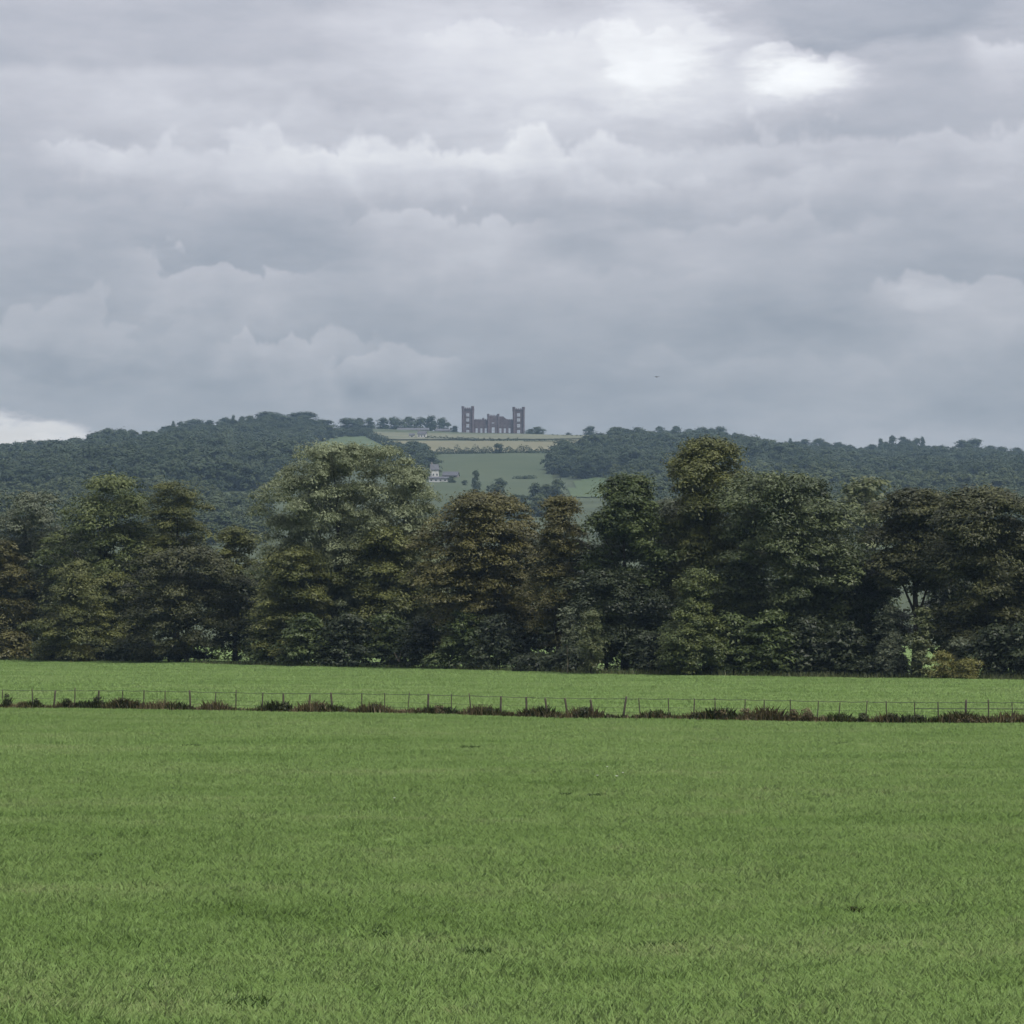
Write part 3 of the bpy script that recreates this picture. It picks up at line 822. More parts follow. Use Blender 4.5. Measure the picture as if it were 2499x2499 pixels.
# distinct weed clumps
wc = [(20, 1690, 12, 'weed', 'dark weed tuft against the leftmost visible fence post'), (92, 1702, 10, 'weed', 'small dark tuft hooked round the second fence post'),
      (165, 1697, 12, 'weed', 'narrow dark weed left of the bushy strip at the fence'), (240, 1694, 22, 'weed', 'broad dark weed clump at the left part of the fence'),
      (303, 1694, 12, 'weed', 'tall dark thistle-like weed at the left part of the fence'), (340, 1706, 16, 'weed', 'round grey-brown weed clump ending the left bushy strip'),
      (695, 1712, 17, 'weed', 'dark round weed clump with a post behind it, left of centre'), (845, 1730, 20, 'weed', 'low dark weed pair between two posts, left of centre'),
      (915, 1716, 14, 'weed', 'dark leafy weed leaning left below the pale willow'), (985, 1732, 18, 'straw', 'low brown weed heap below the pale willow\'s right side'),
      (1075, 1722, 22, 'straw', 'thin brown stalks in a fan, centre of the fence'), (1190, 1728, 16, 'weed', 'low dark weed just left of a leaning post at centre'),
      (1425, 1724, 26, 'weed', 'biggest mounded dark weed beside a steeply leaning post'), (1700, 1738, 16, 'weed', 'small very dark weed right of centre at the fence'),
      (1758, 1730, 18, 'straw', 'reddish brown dead weed right of centre'), (1820, 1728, 22, 'straw', 'spreading brown stalks at a post right of centre'),
      (1935, 1728, 16, 'straw', 'brown spiky weed left part of the large russet clump'), (1965, 1726, 26, 'straw', 'large russet-brown weed clump right of centre'),
      (2055, 1748, 16, 'weed', 'low green weed right of the russet clump'), (2105, 1738, 22, 'weed', 'dark weed with stalks between the russet and the blackest clump'),
      (2170, 1738, 16, 'weed', 'pointed dark weed left of the blackest clump'), (2237, 1742, 18, 'weed', 'blackest round weed clump where the lower rail begins'),
      (2350, 1746, 36, 'straw', 'wide reddish brown dead weed under the lower rail'), (2460, 1752, 26, 'weed', 'green weed mound at the right end of the fence')]
for i, (px, top, hw, m, lab) in enumerate(wc):
    q = fence_at(px); q[1] -= .15; q[2] = float(ground(q[0], q[1]))
    H = max(.22, at_dist(px, top, q[1])[2] - q[2]); R = hw / F * q[1]
    rng_ = np.random.default_rng(300 + i)
    n = 150
    a = rng_.random(n) * 6.28; r = R * np.sqrt(rng_.random(n)) * .75
    c = np.stack([r * np.cos(a), r * np.sin(a) * .7, np.full(n, -.02)], 1)
    v, f = blades(c, H * (.45 + .6 * rng_.random(n)) * (1 - .45 * r / R), .012 + .014 * rng_.random(n), rng_.random(n) * .5, rng_)
    v2, f2, tn2, _ = foliage(H * .9, R * .8, 'mound', .02, 16, 26, R * .45, .7, .10, seed=400 + i, upright=.4)
    root = empty('weed_clump', tuple(q)); tag(root, lab, 'weed', 'weed clumps along the fence')
    link('stalks', mesh_np('stalks', v, f, M[m], {'tint': np.repeat(rng_.random(n), 5)}), root)
    link('foliage', mesh_np('foliage', v2, f2, M[m], {'tint': tn2}), root)

# ------------------------------------------------------------------ meadow grass (geometry-node scatter of grass patches)
def scatter(name, pts, rot, scl, protos, label, cat, kind='stuff'):
    me = bpy.data.meshes.new(name)
    pts = np.asarray(pts, np.float32)
    me.vertices.add(len(pts)); me.vertices.foreach_set('co', pts.ravel())
    a = me.attributes.new('rot', 'FLOAT_VECTOR', 'POINT'); a.data.foreach_set('vector', np.asarray(rot, np.float32).ravel())
    a = me.attributes.new('scl', 'FLOAT_VECTOR', 'POINT'); a.data.foreach_set('vector', np.asarray(scl, np.float32).ravel())
    a = me.attributes.new('idx', 'INT', 'POINT'); a.data.foreach_set('value', np.random.default_rng(1).integers(0, len(protos), len(pts)).astype(np.int32))
    coll = bpy.data.collections.new(name + '_pieces')
    for i, pmesh in enumerate(protos):
        coll.objects.link(bpy.data.objects.new('%s_piece_%02d' % (name, i), pmesh))
    ng = bpy.data.node_groups.new(name, 'GeometryNodeTree')
    ng.interface.new_socket('Geometry', in_out='INPUT', socket_type='NodeSocketGeometry')
    ng.interface.new_socket('Geometry', in_out='OUTPUT', socket_type='NodeSocketGeometry')
    gi = ng.nodes.new('NodeGroupInput'); go = ng.nodes.new('NodeGroupOutput')
    ci = ng.nodes.new('GeometryNodeCollectionInfo'); ci.inputs[0].default_value = coll
    ci.inputs['Separate Children'].default_value = True; ci.inputs['Reset Children'].default_value = True
    ip = ng.nodes.new('GeometryNodeInstanceOnPoints'); ip.inputs['Pick Instance'].default_value = True
    def na(nm, ty):
        n = ng.nodes.new('GeometryNodeInputNamedAttribute'); n.data_type = ty; n.inputs[0].default_value = nm
        return n.outputs[0]
    L = ng.links.new
    L(gi.outputs[0], ip.inputs['Points']); L(ci.outputs[0], ip.inputs['Instance'])
    L(na('idx', 'INT'), ip.inputs['Instance Index']); L(na('rot', 'FLOAT_VECTOR'), ip.inputs['Rotation']); L(na('scl', 'FLOAT_VECTOR'), ip.inputs['Scale'])
    L(ip.outputs[0], go.inputs[0])
    o = link(name, me)
    md = o.modifiers.new('scatter', 'NODES'); md.node_group = ng
    return tag(o, label, cat, kind=kind)


def grass_patch(seed, n, size, hmin, hmax, w):
    rng = np.random.default_rng(seed)
    # a few tussocks per patch
    k = rng.integers(0, 7, n); tc_ = (rng.random((7, 2)) - .5) * size
    p = np.where(rng.random((n, 1)) < .5, tc_[k] + rng.normal(size=(n, 2)) * size * .13, (rng.random((n, 2)) - .5) * size * 1.15)
    c = np.stack([p[:, 0], p[:, 1], np.full(n, -.01)], 1)
    h = hmin + (hmax - hmin) * rng.random(n) ** 1.5
    v, f = blades(c, h, w * (.6 + .8 * rng.random(n)), .25 + .9 * rng.random(n), rng, .3)
    tn = np.repeat(np.clip(rng.random(7)[k] * .6 + rng.random(n) * .45, 0, 1), 5)
    return mesh_np('grass_patch', v, f, M['grass'], {'tint': tn})


def grass_points(y0, y1, dens, seed, margin=1.45):
    rng = np.random.default_rng(seed)
    hw1 = math.tan(rad(10)) * y1 * margin
    st = dens ** -.5
    x, y = np.meshgrid(np.arange(-hw1, hw1, st), np.arange(y0, y1, st))
    x = x.ravel(); y = y.ravel()
    x = x + (rng.random(len(x)) - .5) * st * 1.1; y = y + (rng.random(len(y)) - .5) * st * 1.1
    k = np.abs(x) < math.tan(rad(10)) * y * margin + 2
    x, y = x[k], y[k]
    return x, y, ground(x, y), rng


near = [grass_patch(500 + i, 150, .62, .03, .12, .0075) for i in range(7)]
midp = [grass_patch(520 + i, 150, 1.0, .035, .12, .012) for i in range(6)]
farp = [grass_patch(540 + i, 130, 2.0, .035, .12, .022) for i in range(6)]
for nm, lab, y0, y1, dens, pr, seed in (('near_grass', 'short green pasture grass in the foreground', 30, 112, 5.0, near, 1),
                                        ('field_grass', 'green pasture grass from the foreground to the fence', 56, 172, 2.6, midp, 2),
                                        ('far_grass', 'green grass of the meadow between fence and trees', 136, 330, .75, farp, 3)):
    x, y, z, rg = grass_points(y0, y1, dens, seed)
    s_line = (x - FL[0]) * (-fdir[1]) + (y - FL[1]) * fdir[0]
    if nm == 'field_grass': k = s_line < -.25
    elif nm == 'far_grass': k = (s_line > .3)
    else: k = np.ones(len(x), bool)
    if nm == 'far_grass':
        px_, py_ = pix(x, y, z)
        k &= py_ > np.interp(px_, _bx, _by) - 6
    blend = np.clip((y - 56) / 56, 0, 1)
    if nm == 'near_grass': k &= rg.random(len(x)) > blend ** 1.5
    if nm == 'field_grass': k &= rg.random(len(x)) < blend ** .7 + .02
    x, y, z = x[k], y[k], z[k]
    n = len(x)
    cl = .5 + .5 * np.sin(x * .9 + np.sin(y * .5) * 2) * np.sin(y * .37 + np.sin(x * .3) * 2)
    cl2 = (.5 + .5 * np.sin(x * 2.3 + 2 * np.sin(y * .9)) * np.sin(y * 1.1 + 1.5 * np.sin(x * 1.7))) ** 2
    sc = .68 + .45 * rg.random(n) + .3 * cl + (.7 * cl2 if nm == 'near_grass' else .2 * cl2)
    scatter(nm, np.stack([x, y, z], 1), np.stack([np.zeros(n), np.zeros(n), rg.random(n) * 6.28], 1), np.stack([sc, sc, sc * (.8 + .4 * rg.random(n))], 1), pr, lab, 'grass')

# pale fringe of taller grass at the foot of the trees
rng = np.random.default_rng(77)
N = 14000
pxs = -200 + 2900 * rng.random(N)
keep = rng.random(N) < np.clip(.35 + .5 * (pxs > 1350) + .3 * np.sin(pxs * .013), .1, 1)
pxs = pxs[keep]
E = np.array([edge(p, 0) for p in np.linspace(-250, 2750, 80)])
ex = np.interp(pxs, np.linspace(-250, 2750, 80), E[:, 0]); ey = np.interp(pxs, np.linspace(-250, 2750, 80), E[:, 1]) - 1.8 + rng.normal(size=len(pxs)) * .5
c = np.stack([ex, ey, ground(ex, ey) - .01], 1)
v, f = blades(c, .12 + .5 * rng.random(len(ex)) ** 2, .02 + .02 * rng.random(len(ex)), rng.random(len(ex)) * .6, rng)
o = link('fringe_grass', mesh_np('fringe_grass', v, f, M['pale'], {'tint': np.repeat(rng.random(len(ex)), 5)})); tag(o, 'pale taller grass fringing the foot of the trees', 'grass', kind='stuff')

# darker tufts and flowers that stand out in the pasture
tf = [(2085, 2228, 20, 'small blackest weed tuft standing alone at lower right'), (1648, 2312, 26, 'dark weed tuft low in the grass right of centre'),
      (1585, 2315, 16, 'small dark tuft just left of a larger one, right of centre'), (1160, 2330, 40, 'wide dark grass clump at the lower centre'),
      (935, 2290, 24, 'dark grass tuft left of the wide clump, lower centre'), (375, 2428, 18, 'dark tuft near the bottom left'),
      (2045, 1818, 22, 'flat dark tuft near the fence at right'), (1450, 1946, 20, 'dark tuft below the white flowers'),
      (1378, 1944, 14, 'small dark tuft left of the one below the flowers'), (1145, 1827, 24, 'dark tuft streak near the fence, centre'),
      (465, 1823, 24, 'thin dark tuft near the fence at left'), (220, 2096, 26, 'dark yellow-green patch of grass at left'),
      (1840, 2480, 46, 'broad dark tuft at the bottom edge, right of centre'), (600, 2455, 60, 'broad dark green tuft at the bottom edge, left of centre')]
for i, (px, py, hw, lab) in enumerate(tf):
    q = hit(px, py); R = hw / F * q[1]
    rg = np.random.default_rng(700 + i); n = int(90 + 260 * R)
    a = rg.random(n) * 6.28; r = R * np.sqrt(rg.random(n))
    c = np.stack([r * np.cos(a), r * np.sin(a) * 1.2, np.full(n, -.01)], 1)
    v, f = blades(c, .07 + .09 * rg.random(n), .006 + .010 * rg.random(n), .3 + .6 * rg.random(n), rg)
    o = link('grass_tuft', mesh_np('grass_tuft', v, f, M['weed' if i == 0 else 'tuft'], {'tint': np.repeat(.3 + .6 * rg.random(n), 5)}), None, tuple(q))
    tag(o, lab, 'grass tuft', 'dark tufts in the pasture')
fl = [(1505, 1905, 'largest white flower head in the small patch at upper right of the pasture'), (1458, 1903, 'leftmost white flower of the small patch in the pasture'),
      (1520, 1896, 'rightmost white flower of the small patch in the pasture'), (1482, 1881, 'topmost white flower of the small patch in the pasture'),
      (962, 1960, 'single pale fleck of a flower alone in the pasture, left of centre')]
for i, (px, py, lab) in enumerate(fl):
    q = hit(px, py + 4)
    root = empty('white_flower', tuple(q)); tag(root, lab, 'flower', 'white flowers in the pasture')
    mb = MB(); mb.tube([(0, 0, -.02), (.01, 0, .1), (0, .01, .19)], [.006, .005, .004], 5); mb.build('stem', M['weed'], root, smooth=True)
    mb = MB(); R = .045 if i else .06
    for k in range(9):
        a = k / 9 * 6.283
        d_ = Vector((math.cos(a), math.sin(a), .25)); s_ = Vector((-math.sin(a), math.cos(a), 0)) * R * .34
        c_ = Vector((0, .01, .19))
        mb.quad(tuple(c_), tuple(c_ + d_ * R * .6 + s_), tuple(c_ + d_ * R), tuple(c_ + d_ * R * .6 - s_))
    me = mb.mesh('petals', M['petal']); link('petals', me, root)

# ------------------------------------------------------------------ far woods on the hill
def far_crown(seed, kind='round', n=46, leaves=44, leaf=.10, R=.5):
    v, f, tn, c = foliage(1.0, R, kind, .06, n, leaves, .17, .75, leaf, .8, seed=seed, nrand=.2, tleaf=.15, nlobe=12)
    return v, f, tn


def far_mesh(seed, m, kind='round', **kw):
    v, f, tn = far_crown(seed, kind, **kw)
    return mesh_np('crown', v, f, M[m], {'tint': tn})


wood_p = [far_mesh(800 + i, 'far', k) for i, k in enumerate(['round', 'round', 'broad', 'egg', 'round', 'broad', 'cone'])]
pale_p = [far_mesh(820 + i, 'farpale', k) for i, k in enumerate(['round', 'broad', 'egg', 'round'])]


def wood(name, label, polys, holes, spacing, hmin, hmax, protos, seed, yr=(560, 2600), prob=1.0):
    rng = np.random.default_rng(seed)
    xs = np.arange(-700, 700, spacing); ys = np.arange(yr[0], yr[1], spacing)
    X, Y = np.meshgrid(xs, ys); X = X.ravel() + rng.normal(size=X.size) * spacing * .33; Y = Y.ravel() + rng.normal(size=Y.size) * spacing * .33
    Z = ground(X, Y)
    px, py = pix(X, Y, Z)
    k = np.zeros(len(X), bool)
    for p in polys: k |= pip(p, px, py)
    for p in holes: k &= ~pip(p, px, py)
    k &= rng.random(len(X)) < prob
    X, Y, Z = X[k], Y[k], Z[k]; n = len(X)
    h = hmin + (hmax - hmin) * rng.random(n) ** 1.6
    h *= .8 + .4 * (.5 + .5 * np.sin(X * .043 + 1) * np.sin(Y * .031))
    q_ = np.clip((Y - 2000) / 380, 0, 1)
    h = h * (1 - .40 * q_ * q_ * (3 - 2 * q_))
    wd = np.maximum(h, 6.5) * (.75 + .5 * rng.random(n))
    o = scatter(name, np.stack([X, Y, Z - .4], 1), np.stack([np.zeros(n), np.zeros(n), rng.random(n) * 6.28], 1), np.stack([wd, wd, h], 1), protos, label, 'wood')
    return n


ridge_l = [(x, y + 1) for x, y in zip(_rx, _ry) if -900 < x < 800]
ridge_r = [(x, y + 1) for x, y in zip(_rx, _ry) if 1530 < x < 3000]
fields = [[(505, 1206), (560, 1202), (650, 1204), (650, 1236), (540, 1232)], [(1398, 1176), (1440, 1168), (1500, 1168), (1500, 1212), (1398, 1212)], [(815, 1068), (905, 1066), (975, 1100), (1000, 1140), (760, 1140)]]
wood('hillside_wood', 'dense dark bluish wood covering the left shoulder of the hill',
     [[(-400, 1141)] + ridge_l[1:] + [(802, 1054), (815, 1070), (770, 1085), (755, 1110), (700, 1160), (640, 1200), (560, 1200), (500, 1207), (-400, 1215)]], fields, 9.5, 9, 15.5, wood_p, 31)
wood('hillside_wood', 'dense dark bluish wood covering the hill right of the castle',
     [[(1345, 1130), (1400, 1118), (1470, 1104), (1492, 1082)] + [(1535, 1076)] + ridge_r + [(2800, 1205), (1700, 1175), (1500, 1166), (1400, 1170), (1345, 1160)]], fields, 9.5, 9, 15, wood_p, 32)
wood('valley_wood', 'lighter green trees lower down the slope at the right',
     [[(1500, 1168), (1700, 1176), (2800, 1206), (2800, 1330), (1500, 1330)]], fields, 9.0, 8, 13, pale_p, 33, prob=.85)
wood('valley_wood', 'blue-green trees at the foot of the hill on the left',
     [[(-400, 1216), (500, 1208), (540, 1233), (650, 1238), (650, 1330), (-400, 1330)]], fields, 9.0, 7, 11, pale_p, 34, prob=.85)
wood('hedgerow_trees', 'scattered hedgerow trees on the lower pasture below the castle',
     [[(1060, 1218), (1400, 1212), (1400, 1300), (1060, 1300)]], fields, 11.0, 6, 9, pale_p, 35, prob=.16)
wood('hedgerow_trees', 'dark clump of trees at the lower end of the diagonal hedge, above the white cottage',
     [[(985, 1108), (1030, 1105), (1052, 1135), (1056, 1150), (1045, 1163), (990, 1160), (930, 1150)]], [], 8.0, 7, 11, wood_p, 36)
wood('hedgerow_trees', 'narrow band of dark trees under the farm and along the left meadow top',
     [[(800, 1056), (905, 1054), (910, 1066), (815, 1068)]], [], 7.5, 7, 10, wood_p, 37)

# hedges on the hill
def px_line(pts, n=10):
    out = []
    for (a, b), (c_, d_) in zip(pts[:-1], pts[1:]):
        for t in np.linspace(0, 1, n)[:-1]: out.append(hit(a + (c_ - a) * t, b + (d_ - b) * t))
    out.append(hit(*pts[-1]))
    return [o for o in out if o is not None]


HG = 'hedges on the hillside'
hedge_strip('hillside_hedge', 'thick dark hedge with small trees across the top of the green pasture', px_line([(1036, 1110), (1150, 1109), (1260, 1107), (1342, 1108)]), 4.6, 5, 'far', 1.0, 2.6, 211, HG, .32)
hedge_strip('hillside_hedge', 'dark hedge line just below the castle terrace', px_line([(1040, 1071), (1120, 1074), (1190, 1077), (1264, 1077)]), 2.4, 3, 'far', .8, 3, 212, HG, .25)
hedge_strip('hillside_hedge', 'short dark hedge below the terrace right of the castle', px_line([(1278, 1079), (1345, 1079), (1410, 1079)]), 1.7, 2.5, 'far', .8, 3, 213, HG, .25)
hedge_strip('hillside_hedge', 'diagonal tree-lined hedge running down from the farm', px_line([(900, 1068), (930, 1082), (960, 1097), (1000, 1116)]), 5.0, 5, 'far', 1.0, 2.6, 214, HG, .3)
hedge_strip('hillside_hedge', 'short isolated dark hedge in the lower pasture', px_line([(1253, 1170), (1280, 1171), (1308, 1170)]), 2.6, 5, 'far', .8, 4, 215, HG, .08)
hedge_strip('hillside_hedge', 'low scrub along the skyline right of the castle', px_line([(1336, 1064), (1400, 1066), (1476, 1068)]), 1.4, 2, 'far', .8, 3, 216, HG, .4)

# individual trees on the skyline and in the pastures
proto = {}
for k in ('round', 'broad', 'egg', 'cone', 'column'):
    proto[k] = [mesh_np('crown', *(lambda r: (r[0], r[1], M['far'], {'tint': r[2]}))(far_crown(900 + j * 7 + len(k), k, 60, 44, .09))) for j in range(2)]
mb = MB(); mb.tube([(0, 0, -.06), (0, 0, .3), (.01, 0, .6)], [.03, .022, .01], 6); ftrunk = mb.mesh('trunk', M['bark'], True)


def far_tree(name, label, px, top, hw, kind, Y=None, foot=None, group=None, i=0):
    if foot is not None:
        h = hit(px, foot); b = h
    else:
        x = (px - W / 2) / F * Y
        b = np.array([x, Y, float(ground(x, Y))])
    zt = at_dist(px, top, b[1])[2]
    H = max(3.0, zt - b[2] + .5); R = hw / F * b[1]
    root = empty(name, (b[0], b[1], b[2] - .5), (i * 1.7) % 6.28)
    root.scale = (R * 2, R * 2, H)
    tag(root, label, 'tree', group)
    link('crown', proto[kind][i % 2], root); link('trunk', ftrunk, root)
    return root


left = [(7, 1086, 14, 'egg'), (62, 1095, 18, 'round'), (101, 1077, 26, 'broad'), (145, 1086, 16, 'round'), (189, 1078, 20, 'round'), (238, 1069, 22, 'round'), (282, 1064, 20, 'broad'), (308, 1073, 15, 'round'), (339, 1060, 8, 'cone'), (370, 1066, 14, 'round'), (396, 1042, 17, 'round'), (422, 1028, 9, 'cone'), (440, 1029, 12, 'egg'), (475, 1024, 36, 'broad'), (508, 1026, 18, 'round'), (548, 1020, 20, 'egg'), (568, 1014, 8, 'cone'), (590, 1017, 11, 'egg'), (618, 1022, 18, 'round'), (656, 1006, 42, 'broad'), (700, 1020, 24, 'round'), (739, 1006, 46, 'broad'), (795, 1026, 28, 'round'), (849, 1021, 30, 'broad'), (876, 1021, 18, 'round'), (902, 1021, 14, 'egg'),
        (936, 1021, 20, 'round'), (962, 1019, 22, 'broad'), (995, 1018, 24, 'broad'), (1026, 1020, 20, 'round'), (1051, 1015, 18, 'egg'), (1080, 1021, 20, 'broad'), (1108, 1040, 13, 'round')]
right = [(1293, 1047, 14, 'round'), (1313, 1042, 20, 'broad'), (1388, 1056, 10, 'round'), (1440, 1041, 19, 'broad'), (1466, 1057, 11, 'round'), (1502, 1043, 18, 'round'), (1536, 1053, 10, 'egg'), (1570, 1052, 12, 'round'), (1610, 1041, 15, 'round'), (1650, 1041, 17, 'egg'), (1682, 1047, 15, 'round'), (1714, 1043, 17, 'round'), (1738, 1045, 14, 'egg'), (1758, 1042, 17, 'round'), (1793, 1057, 14, 'round'), (1849, 1077, 12, 'round'), (1877, 1081, 10, 'egg'), (1930, 1070, 9, 'cone'), (1962, 1073, 22, 'broad'), (2000, 1071, 24, 'broad'), (2050, 1080, 24, 'broad'), (2128, 1085, 18, 'round'), (2151, 1071, 10, 'cone'), (2179, 1064, 11, 'egg'), (2207, 1067, 20, 'broad'), (2238, 1070, 14, 'round'), (2253, 1067, 9, 'cone'), (2299, 1088, 17, 'round'), (2350, 1075, 22, 'round'), (2378, 1072, 30, 'broad'), (2418, 1088, 22, 'round'), (2447, 1091, 16, 'round'), (2482, 1093, 20, 'broad')]
KN = {'round': 'round-topped', 'broad': 'broad spreading', 'egg': 'upright oval', 'cone': 'narrow pointed'}
ordn = lambda n: '%d%s' % (n, 'th' if 10 <= n % 100 <= 20 else {1: 'st', 2: 'nd', 3: 'rd'}.get(n % 10, 'th'))
for side, lst in (('left', left[::-1]), ('right', right)):
    for i, (px, top, hw, k) in enumerate(lst):
        belt = side == 'left' and 925 < px < 1120
        far_tree('skyline_tree', '%s dark tree on the skyline, %s to the %s of the castle' % (KN[k], ordn(i + 1), side), px, top, hw, k, Y=2600 if belt else 2544 + (i % 3) * 5, group='trees on the skyline', i=i)
for i, (px, top, foot, hw, k, lab) in enumerate([
        (1162, 1150, 1207, 11, 'column', 'tall narrow tree alone in the pasture below the castle'), (1220, 1168, 1205, 18, 'round', 'round bush-like tree left of the short isolated hedge'),
        (1312, 1182, 1232, 22, 'round', 'leafy tree below the short isolated hedge'), (1134, 1172, 1186, 9, 'round', 'small tree left of the tall narrow pasture tree'),
        (1100, 1163, 1180, 11, 'broad', 'dark tree right of the white cottage'), (1360, 1172, 1232, 22, 'egg', 'tree at the right side of the lower pasture'), (1042, 1146, 1170, 12, 'round', 'dark tree left of the white cottage'),
        (1375, 1082, 1094, 9, 'round', 'small round tree in the dry pasture right of the castle'), (1425, 1080, 1096, 12, 'round', 'round tree at the top edge of the right wood'),
        (1216, 1083, 1108, 14, 'round', 'tree rising from the middle of the thick hedge'), (530, 1192, 1208, 11, 'round', 'small round tree at the far side of the valley pasture'), (610, 1196, 1222, 14, 'round', 'round tree inside the valley pasture')]):
    far_tree('pasture_tree', lab, px, top, hw, k, foot=foot, group='single trees in the hill pastures', i=i)

# ------------------------------------------------------------------ castle on the ridge
def wall_holes(mb, x0, x1, z0, z1, y, th, holes):
    """vertical wall in the XZ plane at depth y..y+th with rectangular holes (xa, xb, za, zb); reveals included"""
    xs = sorted({x0, x1, *[h[0] for h in holes], *[h[1] for h in holes]}); zs = sorted({z0, z1, *[h[2] for h in holes], *[h[3] for h in holes]})
    inh = lambda cx, cz: any(h[0] < cx < h[1] and h[2] < cz < h[3] for h in holes)
    for a, b in zip(xs[:-1], xs[1:]):
        for c, d in zip(zs[:-1], zs[1:]):
            if inh((a + b) / 2, (c + d) / 2): continue
            mb.quad((a, y, c), (b, y, c), (b, y, d), (a, y, d)); mb.quad((b, y + th, c), (a, y + th, c), (a, y + th, d), (b, y + th, d))
    for a, b, c, d in holes:
        mb.quad((a, y, c), (a, y + th, c), (a, y + th, d), (a, y, d)); mb.quad((b, y + th, c), (b, y, c), (b, y, d), (b, y + th, d))
        mb.quad((a, y, d), (a, y + th, d), (b, y + th, d), (b, y, d)); mb.quad((a, y + th, c), (a, y, c), (b, y, c), (b, y + th, c))
    mb.quad((x0, y, z1), (x1, y, z1), (x1, y + th, z1), (x0, y + th, z1))
    mb.quad((x0, y + th, z0), (x0, y, z0), (x0, y, z1), (x0, y + th, z1)); mb.quad((x1, y, z0), (x1, y + th, z0), (x1, y + th, z1), (x1, y, z1))


def crenels(mb, x0, x1, y0, y1, z, h=1.1, w=1.0, th=.6, step=1.9):
    """band and merlons round a rectangle"""
    mb.box(x0, x1, y0, y0 + th, z, z + .7); mb.box(x0, x1, y1 - th, y1, z, z + .7)
    mb.box(x0, x0 + th, y0 + th, y1 - th, z, z + .7); mb.box(x1 - th, x1, y0 + th, y1 - th, z, z + .7)
    for (a, b, f) in ((x0, x1, 0), (y0, y1, 1)):
        n = max(2, int(round((b - a) / step)))
        for i in range(n):
            c = a + (i + .5) * (b - a) / n
            if f == 0:
                for yy in (y0, y1 - th): mb.box(c - w / 2, c + w / 2, yy, yy + th, z + .7, z + .7 + h)
            else:
                for xx in (x0, x1 - th): mb.box(xx, xx + th, c - w / 2, c + w / 2, z + .7, z + .7 + h)


CY = 2562.0
S_ = CY / F
cx0 = (1126 - W / 2) * S_; cx1 = (1281 - W / 2) * S_
czl = float(ground((cx0 + cx1) / 2, CY)) - .3
castle = empty('ruined_castle', ((cx0 + cx1) / 2, CY, czl)); tag(castle, 'purplish-brown stone castle with two tall corner towers on the skyline', 'castle')
HWd = (cx1 - cx0) / 2
zpx = lambda py: float(at_dist(1200, py, CY)[2] - czl)
TW = 23.5 * S_
DEP = 30.0


def win(parent, xa, xb, za, zb, y):
    mb = MB(); t = .28
    mb.box(xa - t, xa, y - .12, y + .3, za - t, zb + t); mb.box(xb, xb + t, y - .12, y + .3, za - t, zb + t)
    mb.box(xa, xb, y - .12, y + .3, zb, zb + t); mb.box(xa, xb, y - .22, y + .3, za - t, za)
    mb.box((xa + xb) / 2 - .09, (xa + xb) / 2 + .09, y + .1, y + .28, za, zb)
    mb.box(xa, (xa + xb) / 2 - .09, y + .12, y + .26, (za + zb) / 2 - .09, (za + zb) / 2 + .09); mb.box((xa + xb) / 2 + .09, xb, y + .12, y + .26, (za + zb) / 2 - .09, (za + zb) / 2 + .09)
    return mb.build('window', M['stonepale'], parent)


def tower(xc, yc, topz, windows=True, lift=0.0):
    x0, x1 = xc - TW / 2, xc + TW / 2
    y0, y1 = yc, yc + TW
    wins = []
    if windows:
        for zc in (2.6, 8.0, 13.2, 17.6): wins.append((xc - 1.25 - lift * .2, xc + 1.25 + lift * .2, zc + lift * .7, zc + 3.1 + lift * 1.1))
    mb = MB()
    wall_holes(mb, x0, x1, -2, topz - 2.2, y0, 1.0, wins)
    wall_holes(mb, x0, x1, -2, topz - 2.2, y1 - 1.0, 1.0, [(a - .3, b + .3, c + .2, d + 1.3) for a, b, c, d in wins])
    for xx in (x0, x1 - 1.0):
        mb.box(xx, xx + 1.0, y0 + 1.0, y1 - 1.0, -2, topz - 2.2)
    t = mb.build('tower', M['stone'], castle)
    for w in wins: win(t, *w, y0)
    mb = MB(); crenels(mb, x0 - .45, x1 + .45, y0 - .45, y1 + .45, topz - 2.2, h=.9, w=1.1)
    mb.build('battlement', M['stone'], t)
    for (a, b_) in ((x0, y0), (x1, y0), (x0, y1), (x1, y1)):
        mb = MB(); n = 8; r = 1.1
        mb.tube([(a, b_, -2), (a, b_, topz - 1.0), (a, b_, topz - .95), (a, b_, topz + .55)], [r, r, r * 1.25, r * 1.25], n)
        mb.build('turret', M['stone'], t)
    for zz in (6.8, 12.2, 17.2):
        mb = MB(); mb.box(x0 + 1.15, x1 - 1.15, y0 - .18, y0 - .003, zz, zz + .3); mb.build('string_course', M['stonepale'], t)
    return t


zt = zpx(993)
TL = -HWd + TW / 2 + 1.25
tower(TL, 0, zt); tower(-TL, 0, zt - .6)
tower(TL, DEP - TW, zt - .5, True, 1.0); tower(-TL, DEP - TW, zt - 1.2, True, 1.0)
zw = zpx(1025.5); zm = zpx(1011)
xw = HWd - TW - 1.3
wx = [-14.6, -10.4, -6.6, 6.4, 10.2, 14.4]
holes = []
for x in wx:
    holes.append((x - .8, x + .8, 3.0, 7.2)); holes.append((x - .6, x + .6, 8.6, 10.0))
mb = MB(); wall_holes(mb, -xw, -4.4, -2, zw, 1.2, 1.0, [h for h in holes if h[1] < -4.4])
f1 = mb.build('front_wall', M['stone'], castle)
for h in holes:
    if h[1] < -4.4: win(f1, *h, 1.2)
mb = MB(); wall_holes(mb, 4.4, xw, -2, zw, 1.2, 1.0, [h for h in holes if h[0] > 4.4])
f2 = mb.build('front_wall', M['stone'], castle)
for h in holes:
    if h[0] > 4.4: win(f2, *h, 1.2)
